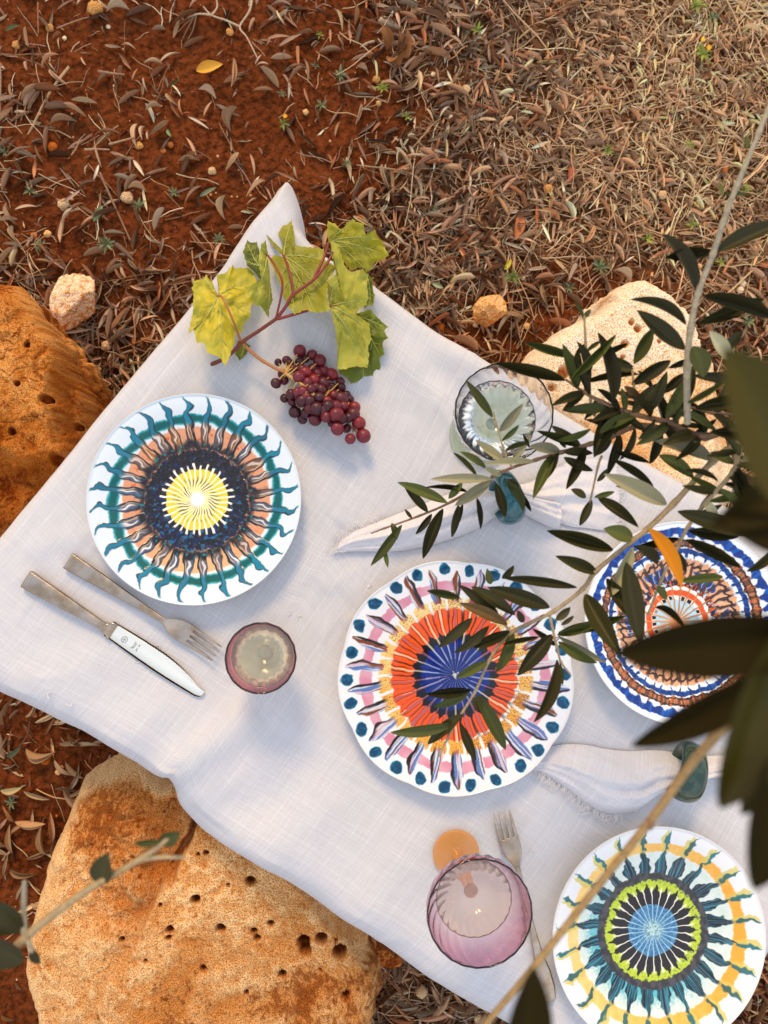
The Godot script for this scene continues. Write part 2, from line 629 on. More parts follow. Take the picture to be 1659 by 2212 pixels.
# ---------------------------------------------------------------- stones
func rock_ball(mb: MB, c: Vector3, r: float, sd: int, nu: int, nv: int, col: Color, flat := 0.75) -> void:
	var p := PackedVector3Array()
	var cc := PackedColorArray()
	for j in nv + 1:
		for i in nu + 1:
			var a := TAU * (i % nu) / nu
			var b := PI * j / nv
			var d := Vector3(sin(b) * cos(a), cos(b), sin(b) * sin(a))
			var q := d * 0.9 + Vector3.ONE * sd * 3.7
			var k := 1.0 + 0.34 * n1.get_noise_3d(q.x * 1.1, q.y * 1.1, q.z * 1.1) + 0.12 * n1.get_noise_3d(q.x * 3.0, q.y * 3.0, q.z * 3.0)
			p.append(c + d * r * k * Vector3(1, flat, 1))
			var t := 0.5 + 0.5 * n2.get_noise_3d(q.x * 2.0, q.y * 2.0, q.z * 2.0)
			cc.append(Color(col.r * lerpf(0.8, 1.1, t), col.g * lerpf(0.76, 1.1, t), col.b * lerpf(0.7, 1.1, t)))
	mb.grid(p, nu + 1, nv + 1, PackedVector2Array(), cc, true, true)

# a broken stone: a ball cut by planes, with crumbly relief
func stone_lump(mb: MB, c: Vector3, r: float, sd: int, light: Color, rust: Color) -> void:
	var g := RandomNumberGenerator.new()
	g.seed = sd
	var planes := []
	for k in 17:
		planes.append([Vector3(g.randf_range(-1, 1), g.randf_range(-0.6, 1), g.randf_range(-1, 1)).normalized(), g.randf_range(0.66, 0.9)])
	var p := PackedVector3Array()
	var cc := PackedColorArray()
	var nu := 120
	var nv := 80
	for j in nv + 1:
		for i in nu + 1:
			var a := TAU * (i % nu) / nu
			var b := PI * j / nv
			var d := Vector3(sin(b) * cos(a), cos(b), sin(b) * sin(a))
			var k := 1.12
			for f in planes:
				var t: float = d.dot(f[0])
				if t > 0.05:
					k = minf(k, f[1] / t)
			var q := d * 2.0 + Vector3.ONE * sd * 2.3
			var m := n1.get_noise_3d(q.x * 1.5, q.y * 1.5, q.z * 1.5)
			var s := n2.get_noise_3d(q.x * 6.0, q.y * 6.0, q.z * 6.0)
			var t2 := n2.get_noise_3d(q.x * 14.0, q.y * 14.0, q.z * 14.0)
			k += 0.07 * m + 0.05 * s + 0.025 * t2
			p.append(c + d * r * k * Vector3(1, 0.8, 1))
			cc.append(light.lerp(rust, clampf(ss(-0.15, 0.35, m + 0.5 * s - 0.3 * d.y + 0.2 * d.z), 0, 1)).lerp(Color(0.5, 0.26, 0.1), 0.7 * ss(0.3, 0.6, -s)))
	mb.grid(p, nu + 1, nv + 1, PackedVector2Array(), cc, true, true)

func build_pebbles() -> void:
	var cream := Color(0.95, 0.85, 0.70)
	var sand := Color(0.92, 0.72, 0.46)
	var rust := Color(0.80, 0.46, 0.20)
	# u, v, radius on the survey, colour
	var spots := [
		[203, 13, 17, sand, "sandy pebble at the top edge left of the forked twig"], [102, 50, 9, sand, "small lumpy sandy pebble in the upper left soil"], [32, 91, 9, sand, "sandy pebble nearest the upper left edge of the photo"], [496, 68, 9, sand, "sandy pebble beside the fork of the white twig"],
		[298, 309, 9, sand, "sandy pebble beside a dry stick in the bare soil"], [111, 314, 11, rust, "flat rust orange pebble on the bare soil at the left"], [365, 306, 7, rust, "small rust pebble just under a short green leaf"], [350, 320, 6, rust, "smallest rust pebble of the two under the green leaf"],
		[273, 424, 14, cream, "round white pebble beside a seedling in the litter"], [457, 366, 9, cream, "round cream pebble on the litter above the cloth's corner"], [133, 436, 13, cream, "angular white pebble left of the broad green leaf"], [99, 501, 8, sand, "sandy pebble above a grey green seedling at the left"],
		[70, 505, 7, rust, "orange pebble in the litter near the left edge"], [16, 493, 6, rust, "tiny rust pebble at the left edge of the litter"], [133, 70, 5, cream, "tiny white pebble on the upper left soil"], [229, 46, 5, cream, "tiny white pebble below the sandy pebble at the top"],
		[813, 169, 9, sand, "round tan pebble beside a seedling in the upper litter"], [950, 198, 9, sand, "tan pebble in the dense litter near the top middle"], [1008, 192, 9, cream, "square white pebble in the dense litter near the top middle"], [782, 472, 13, rust, "bright orange stone behind the highest vine leaf"],
		[689, 523, 10, rust, "orange stone between cloth corner and vine leaves"], [975, 253, 7, cream, "cream pebble beside a long curved stalk"], [825, 41, 6, cream, "white pebble high in the upper litter"], [970, 33, 7, cream, "white oval pebble near a green shoot at the top"],
		[937, 158, 6, cream, "white chip in the litter right of the brown husk"], [818, 221, 6, sand, "small tan pebble below the seedling in the upper litter"], [660, 236, 7, sand, "tan pebble at the edge between soil and litter"], [950, 710, 10, rust, "orange pebble touching the upper edge of the cloth"],
		[1139, 705, 8, sand, "lumpy sandy pebble right of the orange stone"], [1026, 701, 6, cream, "round white pebble just below the orange stone"], [837, 591, 7, sand, "sandy pebble right of the vine leaves"], [1060, 723, 6, sand, "small round sandy pebble below the orange stone"],
		[1131, 598, 6, cream, "white pebble beside the seedling on the bare patch"], [229, 745, 11, cream, "pale pebble between white stone and cloth edge"], [263, 766, 7, sand, "peach pebble close to the cloth's left edge"], [198, 823, 8, rust, "orange pebble beside the yellow leaf near the boulder"],
		[224, 864, 8, sand, "peach pebble closest to the cloth's left hem"], [211, 795, 5, sand, "round tan pebble between boulder and cloth"], [97, 1642, 11, rust, "rust orange pebble on the dark soil above the cracked boulder"], [123, 1670, 6, sand, "round tan pebble, lower of a pair on dark soil"],
		[131, 1660, 5, sand, "oval tan pebble, upper of a pair on dark soil"], [101, 1549, 6, rust, "rust pebble on dark soil just below the cloth's hem"], [74, 1546, 5, rust, "small rust pebble below the hem at the left"], [118, 1561, 5, sand, "tan chip below the hem at the left"],
		[910, 2140, 13, cream, "pale angular stone in the straw below the cloth"], [1030, 2192, 9, cream, "pale flat chip at the bottom edge below the cloth"], [1181, 414, 10, sand, "yellowish pebble in the straw right of the copper leaf"], [1430, 423, 10, cream, "pale flat pebble on the litter near the tall stem"],
		[1604, 612, 8, cream, "white pebble, upper of a pair right of the boulder"], [1598, 627, 8, cream, "white pebble, lower of a pair right of the boulder"], [1515, 572, 7, sand, "peach pebble right of the tall olive stem"], [1563, 370, 7, rust, "orange pebble high on the litter at the right"],
		[800, 118, 8, rust, "rust pebble beside the brown husk in the litter"], [1085, 640, 4, cream, "tiny white chip beside the orange stone's top"],
	]
	for q in spots:
		var c := at(q[0], q[1], 0.01)
		var r: float = q[2] * px(0.01)
		c.y = gh(c.x, c.z) + r * 0.45 + 0.009 * ss(0.5, 1.0, cover(q[0], q[1]))
		var mb := MB.new()
		rock_ball(mb, c, r, int(q[0]), 12, 9, q[3], 0.7)
		single("pebble", mb, M.rock if q[2] > 8 else M.pebble, c, q[4], "pebble", "pebbles on the ground")

# A boulder from its plan: marks round its edge (survey), the height of that edge and of its top; sides go down into the soil. pits: [u, v, radius mm, depth mm].
func boulder(called: String, plan: Array, edge_y: float, top_y: float, cols: Array, sd: int, rough: float, label: String, pits := [], extra = null, fine := 1.0, skin := "rock", facet := 1.0) -> void:
	var poly := []
	var c := Vector3.ZERO
	for q in plan:
		var w := at(q[0], q[1], edge_y)
		poly.append(w)
		c += w / plan.size()
	var nt := 440 if fine >= 1.0 else 150
	var nr := 170 if fine >= 1.0 else 44
	var ns := 40 if fine >= 1.0 else 20
	var hole := []
	for q in pits:
		hole.append([at(q[0], q[1], top_y - 0.005), q[2] * 0.001, q[3] * 0.001])
	var p := PackedVector3Array()
	var cc := PackedColorArray()
	var radii := []
	for i in nt + 1:
		var a := TAU * (i % nt) / nt
		var d := Vector3(cos(a), 0, sin(a))
		var far := 0.001
		for k in poly.size():
			var e: Vector3 = poly[k] - c
			var g: Vector3 = poly[(k + 1) % poly.size()] - poly[k]
			var den := d.x * g.z - d.z * g.x
			if absf(den) < 1e-9:
				continue
			var t := (e.x * g.z - e.z * g.x) / den
			var s := (e.x * d.z - e.z * d.x) / den
			if s >= -0.001 and s <= 1.001 and t > far:
				far = t
		radii.append(far)
	# plane breaks round the top
	var cuts := []
	var r := RandomNumberGenerator.new()
	r.seed = sd * 31 + 5
	for n in 19:
		var a := TAU * (n + r.randf() * 0.9) / 13.0
		var reach: float = radii[int(fposmod(a, TAU) / TAU * nt) % nt]
		cuts.append([cos(a), sin(a), reach * (r.randf_range(0.84, 0.95) if n < 13 else r.randf_range(0.0, 0.6)), r.randf_range(0.7, 1.8) if n < 13 else r.randf_range(0.08, 0.26), r.randf_range(-0.25, 0.25)])
	var rim := []
	for j in nr + ns + 1:
		var k := minf(float(j) / nr, 1.0)
		k = 1.0 - pow(1.0 - k, 1.25)
		for i in nt + 1:
			var a := TAU * (i % nt) / nt
			var far: float = radii[i]
			far += 0.004 * n1.get_noise_3d(cos(a) * 9.0 + sd, sin(a) * 9.0, sd) * fine
			var w := c + Vector3(cos(a), 0, sin(a)) * far * k
			if j > nr:
				w.y = lerpf(rim[i], -0.03, float(j - nr) / ns)
			var q := w * 4.0 + Vector3(sd * 5.1, 0, sd)
			var big := n1.get_noise_3d(q.x, q.y, q.z)
			var mid := n1.get_noise_3d(q.x * 4.0, q.y * 4.0, q.z * 4.0)
			var small := n2.get_noise_3d(q.x * 14.0, q.y * 14.0, q.z * 14.0)
			var tiny := n2.get_noise_3d(q.x * 42.0, q.y * 42.0, q.z * 42.0)
			var ridge := absf(n1.get_noise_3d(q.x * 1.7 + 20.0, q.y, q.z * 1.7))
			var chip := absf(n1.get_noise_3d(q.x * 5.0, q.y + 9.0, q.z * 5.0))
			var cut := 0.0
			var face := 0.0
			for f in cuts:
				var deep: float = f[3] * ((w.x - c.x) * f[0] + (w.z - c.z) * f[1] - f[2] + 0.006 * fine * mid)
				if deep > cut:
					cut = deep
					face = f[4]
			cut = minf(cut, top_y - edge_y + 0.01)
			w.y = lerpf(top_y, edge_y, pow(k, 26.0)) - facet * cut * (1.0 - pow(k, 26.0) * 0.6) + rough * fine * (0.009 * big + 0.005 * mid - maxf(rough - 0.95, 0.06) * (0.018 * ss(0.12, 0.0, ridge) + 0.010 * ss(0.10, 0.0, chip)) + 0.0020 * small + 0.0009 * tiny) * (1.0 - 0.6 * pow(k, 8.0))
			var stain := ss(0.02, 0.22, n1.get_noise_3d(q.x * 1.3 + 0.7 * mid, q.y + 31.0, q.z * 1.3 + 0.5 * small))
			var tone := 0.70 + face - 0.35 * stain + 0.7 * mid + 0.5 * small + 0.3 * tiny + 0.4 * big + 0.35 * ss(0.80, 0.97, k)
			var dark := (0.25 * ss(0.10, 0.0, ridge) + 0.18 * ss(0.08, 0.0, chip)) * clampf(rough - 0.4, 0.0, 1.0)
			if extra != null:
				var ex: Array = extra.call(w, k, big, mid, small)
				w.y += ex[0]
				tone += ex[1]
				dark += ex[2]
			for h in hole:
				var g: float = Vector2(w.x - h[0].x, w.z - h[0].z).length() / h[1]
				if g < 1.3:
					w.y -= 1.6 * h[2] * ss(1.15, 0.75, g)
					dark = maxf(dark, 0.85 * ss(1.15, 0.8, g))
			var pore := ss(0.36, 0.6, n2.get_noise_3d(q.x * 24.0 + 50.0, q.y, q.z * 24.0))
			w.y -= 0.001 * pore * fine * rough
			if j > nr:
				var s := float(j - nr) / ns
				var out := 0.004 * sin(PI * minf(s * 1.4, 1.0)) * fine - 0.03 * s * s * fine
				w += Vector3(cos(a), 0, sin(a)) * (out + ss(0.0, 0.12, s) * fine * (0.014 * big + 0.011 * mid + 0.004 * small + 0.0015 * tiny - 0.012 * ss(0.12, 0.0, ridge)))
				w.y = lerpf(rim[i], -0.03, s)
			if j == nr:
				rim.append(w.y)
			p.append(w)
			var col: Color = cols[1].lerp(cols[0], clampf(tone, 0, 1))
			col = col.lerp(cols[2], clampf(ss(0.10, 0.45, -big + 0.4 * small + 0.4 * tiny) * 0.75 + dark + pore * 0.35, 0, 1))
			cc.append(col)
	var mb := MB.new()
	mb.grid(p, nt + 1, nr + ns + 1, PackedVector2Array(), cc, true, true)
	single(called, mb, M[skin], Vector3(c.x, 0, c.z), label, "boulder" if fine >= 1.0 else "stone")

func build_boulders() -> void:
	var cream := Color(0.97, 0.83, 0.62)
	var ochre := Color(0.80, 0.50, 0.22)
	var brown := Color(0.50, 0.24, 0.075)
	# the cracked boulder below the table: its right slab, a darker left part, and the crack between them
	var ca := at(425, 1765, 0.33)
	var cb := at(372, 1885, 0.33)
	var crack := func(w: Vector3, k: float, big: float, mid: float, small: float) -> Array:
		var d := Vector2(cb.x - ca.x, cb.z - ca.z)
		var e := Vector2(w.x - ca.x, w.z - ca.z)
		var t := e.dot(d) / d.length_squared()
		var off := (e.y * d.x - e.x * d.y) / d.length() + 0.006 * mid + 0.002 * small
		var on := ss(-0.35, 0.0, t) * ss(1.35, 0.9, t)
		var cut := ss(0.0075, 0.002, absf(off)) * on
		var left := ss(0.001, 0.009, off) * ss(-0.8, 0.1, t) * ss(3.2, 1.2, t)
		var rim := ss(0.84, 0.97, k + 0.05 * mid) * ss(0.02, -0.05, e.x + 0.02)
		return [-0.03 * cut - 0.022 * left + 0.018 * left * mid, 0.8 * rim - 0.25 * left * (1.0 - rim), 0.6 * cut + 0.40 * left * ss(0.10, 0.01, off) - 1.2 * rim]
	var pits := []
	for q in [[965, 545, 7, 12], [755, 615, 7, 12], [655, 735, 6, 9], [650, 765, 4, 6], [850, 730, 7, 12], [1040, 720, 5, 8], [975, 750, 5, 8], [988, 778, 5, 8], [1165, 810, 10, 16], [1172, 846, 9, 14], [1235, 797, 9, 14], [1305, 862, 11, 16], [780, 900, 5, 7], [1080, 942, 6, 9], [1330, 1055, 6, 8], [795, 440, 4, 6], [765, 445, 3, 5], [460, 795, 4, 6], [1290, 815, 3, 5], [1230, 940, 3, 4], [940, 1010, 4, 5], [560, 860, 3, 4], [620, 640, 3, 4], [880, 560, 3, 4]]:
		pits.append([q[0] * 0.5621, 1591 + q[1] * 0.5621, q[2] * 0.78, q[3]])
	boulder("boulder", [[268, 1633], [300, 1638], [352, 1668], [450, 1690], [620, 1790], [760, 1890], [805, 1990], [797, 2050], [822, 2085], [826, 2130], [806, 2212], [790, 2330], [480, 2420], [140, 2380], [92, 2280], [76, 2212], [60, 2140], [50, 2090], [55, 2040], [70, 1980], [88, 1920], [100, 1860], [130, 1780], [152, 1722], [163, 1692], [215, 1658]], 0.27, 0.335,
		[Color(0.98, 0.83, 0.62), Color(0.84, 0.57, 0.315), Color(0.54, 0.29, 0.115)], 3, 0.95, "large cracked ochre boulder with small pits, below the tablecloth's lower hem", pits, crack)
	# left: a dark orange boulder with a lower ledge on its right
	var la := at(120, 800, 0.3)
	var ledge := func(w: Vector3, _k: float, _big: float, mid: float, small: float) -> Array:
		var d := (w.x - la.x) - 0.10 * (w.z - la.z) + 0.012 * mid + 0.006 * small
		var v := ss(-0.012, 0.010, d) * ss(la.z - 0.06, la.z - 0.01, w.z) * ss(la.z + 0.20, la.z + 0.14, w.z)
		var low := ss(la.z + 0.10, la.z + 0.14, w.z + 0.02 * mid)
		return [-0.05 * v - 0.035 * low, -0.25 * v - 0.3 * low, 0.30 * v + 0.25 * low]
	boulder("boulder", [[0, 604], [30, 607], [62, 640], [100, 695], [135, 745], [157, 790], [180, 858], [182, 930], [175, 985], [130, 1070], [30, 1170], [-90, 1200], [-210, 1080], [-230, 850], [-150, 660], [-60, 600]], 0.26, 0.315,
		[Color(0.93, 0.69, 0.41), Color(0.75, 0.45, 0.18), Color(0.48, 0.22, 0.06)], 8, 1.15, "rough dark orange boulder at the left edge beside the cloth", [[60, 745, 4, 6], [95, 860, 6, 9], [20, 930, 5, 7], [110, 990, 8, 12], [135, 905, 5, 9], [40, 830, 4, 5]], ledge)
	# right: a pale boulder behind the olive branches
	boulder("boulder", [[1125, 785], [1170, 742], [1208, 716], [1247, 696], [1277, 686], [1299, 663], [1305, 643], [1324, 626], [1350, 614], [1384, 624], [1411, 645], [1433, 668], [1460, 694], [1476, 729], [1484, 768], [1521, 809], [1529, 855], [1547, 903], [1572, 961], [1589, 1009], [1599, 1038], [1574, 1100], [1470, 1110], [1330, 1010], [1200, 920], [1110, 850]], 0.29, 0.345,
		[Color(1.0, 0.96, 0.88), Color(1.0, 0.90, 0.74), Color(0.93, 0.70, 0.45)], 14, 0.8, "big pale cream boulder behind the olive branches beside the blue glass", [[1223, 800, 8, 14], [1375, 712, 5, 8], [1362, 698, 4, 6], [1347, 745, 5, 7], [1344, 772, 3, 5], [1198, 832, 5, 8], [1240, 790, 4, 6], [1420, 740, 3, 4]], null, 1.0, "rock_pale", 0.6)
	for q in [[155, 648, 0.046, 21, Color(1.0, 0.92, 0.80), Color(0.88, 0.60, 0.38), "pale crumbly fist sized stone on the soil beside the orange boulder"], [1057, 663, 0.031, 26, Color(0.98, 0.83, 0.60), Color(0.88, 0.58, 0.28), "orange and cream stone lying on the bare soil beyond the cloth"]]:
		var o := at(q[0], q[1], 0.035)
		o.y = 0.6 * q[2]
		var mb := MB.new()
		stone_lump(mb, o, q[2], q[3], q[4], q[5])
		single("stone", mb, M.rock_pale, o, q[6], "stone")
	boulder("stone", [[770, 2010], [800, 2006], [838, 2018], [872, 2048], [866, 2064], [845, 2062], [820, 2056], [790, 2050]], 0.10, 0.15, [Color(0.88, 0.60, 0.34), Color(0.78, 0.44, 0.2), Color(0.5, 0.22, 0.07)], 31, 1.0, "small orange stone wedged between cracked boulder and cloth hem", [], null, 0.5)

# ---------------------------------------------------------------- weeds, twigs
func build_weeds() -> void:
	var base_leaf := leaf_mesh(0.10, 0.8, 0.04, 0.3, 8, 2, 0.05)
	var gg := Color(0.44, 0.47, 0.30)
	var yg := Color(0.55, 0.58, 0.20)
	var spots := [
		[228, 526, 24, gg, 9, "largest grey green rosette, on the litter left of the cloth's corner"], [83, 529, 17, gg, 7, "grey green seedling in the litter near the left edge"], [298, 443, 19, gg, 7, "grey green seedling just right of the round white pebble"], [63, 410, 16, gg, 7, "small seedling on the soil left of the white pebble"],
		[374, 410, 17, gg, 8, "seedling above the narrow grey green leaf on the litter"], [470, 513, 18, gg, 8, "seedling at the left hem of the cloth's corner"], [8, 327, 16, gg, 6, "seedling cut by the left edge of the photo"], [691, 63, 13, yg, 6, "green shoot where soil meets litter at the top"],
		[681, 136, 13, gg, 6, "small seedling under the green shoot at the soil's edge"], [734, 159, 19, gg, 8, "leafy seedling in the middle of the upper litter"], [826, 188, 20, yg, 9, "yellow green seedling beside the round tan pebble"], [694, 218, 17, gg, 7, "seedling above the tan pebble at the soil's edge"],
		[608, 198, 13, gg, 6, "seedling on the edge of the bare soil"], [611, 258, 16, yg, 7, "seedling with a yellow bud on the edge of the bare soil"], [750, 350, 15, gg, 7, "lone seedling in the litter above the vine leaves"], [879, 255, 15, yg, 7, "yellow green seedling in the middle of the litter"],
		[1031, 66, 17, yg, 7, "yellow green seedling near the top, right of the brown husk"], [932, 453, 15, gg, 8, "tiny star shaped rosette in the litter above the bare patch"], [1503, 14, 24, yg, 10, "tall yellow green weed at the top edge"], [1537, 40, 20, gg, 9, "weed just below the tall one at the top edge"],
		[1514, 122, 26, yg, 12, "yellow flowered weed in the straw at the upper right"], [1307, 335, 16, yg, 7, "yellow green seedling in the straw left of the tall olive stem"], [1487, 318, 14, yg, 6, "seedling close to the tall olive stem's upper part"], [1497, 484, 17, yg, 7, "seedling behind the tall olive stem's leaves"],
		[1398, 515, 18, yg, 7, "spiky yellow green seedling left of the dark olive leaf"], [1608, 410, 17, yg, 7, "seedling right of the tall olive stem"], [1105, 601, 24, Color(0.40, 0.44, 0.18), 8, "broad leaved seedling on the bare red patch"], [1299, 572, 26, gg, 9, "grey green rosette above the pale boulder"],
		[1234, 617, 20, gg, 7, "grey green rosette between bare patch and pale boulder"], [1615, 694, 19, gg, 8, "seedling on the litter right of the pale boulder"], [1558, 564, 15, yg, 6, "yellow green sprout beside a peach pebble"], [22, 1735, 16, gg, 7, "dull seedling on the dark soil at the left edge"],
	]
	for q in spots:
		var c := at(q[0], q[1], 0.015)
		c.y = gh(c.x, c.z) + 0.004 + 0.011 * ss(0.4, 0.9, cover(q[0], q[1]))
		var o := thing("weed_seedling", q[5], "weed", c, "weeds in the litter")
		var r: float = q[2] * px(0.02)
		var n: int = q[4]
		var turn := rng.randf() * TAU
		for k in n:
			var a := turn + TAU * k / n + rng.randf_range(-0.25, 0.25)
			var ln := r * rng.randf_range(0.7, 1.1)
			var lf := MeshInstance3D.new()
			lf.name = "leaf"
			lf.mesh = base_leaf
			var up := rng.randf_range(0.15, 0.9)
			lf.transform = leaf_place(Vector3(0, 0.003, 0), Vector3(cos(a) * ln, ln * up, sin(a) * ln), ln * rng.randf_range(0.22, 0.32), rng.randf_range(-0.3, 0.3))
			lf.material_override = weed_mat(q[3])
			o.add_child(lf, true)
		if "yellow flowered" in q[5] or "yellow bud" in q[5]:
			for k in (3 if "flowered" in q[5] else 1):
				var fm := MB.new()
				var fc := Vector3(rng.randf_range(-0.6, 0.7) * r, r * 1.1, rng.randf_range(-0.9, 0.1) * r)
				for e in 6:
					var a := TAU * e / 6
					fm.tube([fc, fc + Vector3(cos(a) * 0.004, 0.001, sin(a) * 0.004)], [0.0018, 0.001], 5)
				var f := MeshInstance3D.new()
				f.name = "flower"
				f.mesh = fm.mesh()
				f.material_override = weed_mat(Color(0.95, 0.68, 0.08))
				o.add_child(f, true)

var weed_mats := {}
func weed_mat(c: Color) -> StandardMaterial3D:
	var shade := rng.randi() % 3
	var key := "%s%d" % [c.to_html(), shade]
	if not weed_mats.has(key):
		var m: StandardMaterial3D = M.weed.duplicate()
		var s := [0.85, 1.0, 1.15][shade] as float
		m.albedo_color = Color(c.r * s, c.g * s, c.b * s)
		weed_mats[key] = m
	return weed_mats[key]

func ground_path(marks: Array, lift: float) -> Array:
	var out := []
	for q in marks:
		var w := at(q[0], q[1], 0.01)
		w.y = gh(w.x, w.z) + lift
		out.append(w)
	return smooth_path(out, 5)

func build_twigs() -> void:
	var pale := Color(0.78, 0.68, 0.55)
	var tw := thing("dry_twig", "pale forked twig lying on the soil at the top of the photo", "twig", at(519, 63, 0.01))
	var mb := MB.new()
	for q in [[[546, -20], [540, 26], [519, 63], [535, 90], [556, 130]], [[519, 63], [490, 50], [458, 37], [440, 18]], [[458, 37], [470, 20], [468, 2]], [[458, 37], [430, 33], [405, 36]]]:
		var p := ground_path(q, 0.012)
		mb.tube(p, taper(p.size(), 0.0022, 0.0012), 6, pale)
	part("stem", mb.mesh(), M.bark, tw)
	var spl := MB.new()
	for q in [[[420, 33], [395, 50], [382, 62]], [[420, 33], [405, 55], [392, 74]], [[424, 34], [415, 60], [404, 78]], [[418, 32], [398, 38], [386, 46]]]:
		var p := ground_path(q, 0.01)
		spl.tube(p, taper(p.size(), 0.0016, 0.0007), 5, Color(0.6, 0.46, 0.33))
	part("side_shoot", spl.mesh(), M.bark, tw)
	var singles := [
		[[[906, 317], [955, 354], [1038, 362], [1084, 331], [1099, 300]], 0.0012, Color(0.62, 0.52, 0.42), "long thin stalk curved like a bow on the upper litter"],
		[[[215, 372], [245, 440], [282, 520]], 0.0024, Color(0.58, 0.43, 0.31), "straight brown stick lying left of the round white pebble"],
		[[[2, 140], [4, 190], [2, 252]], 0.0026, Color(0.66, 0.52, 0.4), "tan stick along the left edge of the photo"],
		[[[79, 0], [80, 35], [81, 70]], 0.001, Color(0.66, 0.5, 0.36), "thin upright straw at the top left of the soil"],
		[[[212, 153], [240, 157], [268, 161]], 0.0028, Color(0.64, 0.48, 0.36), "short thick stick in the middle of the bare soil"],
		[[[180, 318], [206, 320], [235, 321]], 0.0024, Color(0.72, 0.58, 0.46), "short pale stick on the bare soil near the seedlings"],
		[[[235, 310], [262, 304], [290, 296]], 0.0024, Color(0.7, 0.55, 0.4), "slanting pale stick touching the short pale stick"],
		[[[1242, 250], [1330, 235], [1382, 215]], 0.0018, Color(0.72, 0.56, 0.36), "long straw stalk across the pale litter"],
		[[[1545, 285], [1480, 290], [1450, 330], [1428, 355]], 0.0012, Color(0.5, 0.38, 0.28), "thin grey twig bent over the straw near the olive stem"],
		[[[1262, 420], [1250, 360], [1188, 300], [1170, 270]], 0.0016, Color(0.76, 0.64, 0.48), "pale stalk with a fork in the litter at upper right"],
		[[[905, 500], [925, 540], [938, 580], [930, 612], [885, 640]], 0.0016, Color(0.60, 0.48, 0.38), "curved grey stalk on the litter right of the vine leaves"],
		[[[1002, 560], [995, 610], [986, 665]], 0.0022, Color(0.74, 0.6, 0.47), "pale straight stick beside the bare red patch"],
		[[[1282, 510], [1160, 650], [1090, 730]], 0.001, Color(0.55, 0.42, 0.3), "fine dark stalk across the bare red patch"],
		[[[1098, 665], [1112, 690], [1122, 735], [1128, 760]], 0.002, Color(0.55, 0.42, 0.3), "brown stick behind the blue glass on the soil"],
		[[[22, 1635], [60, 1590], [68, 1555]], 0.002, Color(0.4, 0.24, 0.15), "dark reddish stick on the soil below the hem"],
	]
	for q in singles:
		var p := ground_path(q[0], 0.011)
		var m2 := MB.new()
		m2.tube(p, taper(p.size(), q[1], q[1] * 0.6), 6, q[2])
		single("dry_stick", m2, M.bark, p[0], q[3], "stick")
	# a curled brown husk in the litter
	var hk := thing("dry_husk", "crumpled brown husk standing in the upper litter", "husk", at(845, 122, 0.01))
	for k in 5:
		var c := at(845, 122, 0.01) + Vector3(rng.randf_range(-0.01, 0.01), 0.004, rng.randf_range(-0.012, 0.012))
		var o := MeshInstance3D.new()
		o.name = "scale"
		o.mesh = leaf_mesh(0.35, 2.5, 0.1, 1.0, 8, 4)
		o.material_override = weed_mat(Color(0.62, 0.40, 0.2))
		var a := -1.9 + k * 0.5
		o.transform = leaf_place(c - hk.position, c - hk.position + Vector3(cos(a) * 0.03, 0.022, sin(a) * 0.035), 0.02, 0.4 * k)
		hk.add_child(o, true)

# ---------------------------------------------------------------- tablecloth
func seg_dist(x: float, z: float, a: Vector3, b: Vector3) -> float:
	var d := Vector2(b.x - a.x, b.z - a.z)
	var e := Vector2(x - a.x, z - a.z)
	return (e - d * clampf(e.dot(d) / d.length_squared(), 0, 1)).length()

var creases := []
func cloth_y(x: float, z: float) -> float:
	var y := 0.0026 * n1.get_noise_2d(x * 6.0 + 3.0, z * 6.0) + 0.0008 * n1.get_noise_2d(x * 22.0, z * 22.0)
	var fold := absf(n1.get_noise_2d(x * 3.1 + 20.0, z * 3.1 + 1.5 * x))
	y += 0.0016 * ss(0.05, 0.0, fold) * ss(-0.1, 0.25, n1.get_noise_2d(x * 2.0, z * 2.0 + 50.0))
	for q in creases:
		var d := seg_dist(x, z, q[0], q[1])
		y += q[2] * exp(-d * d / (q[3] * q[3]))
	return y

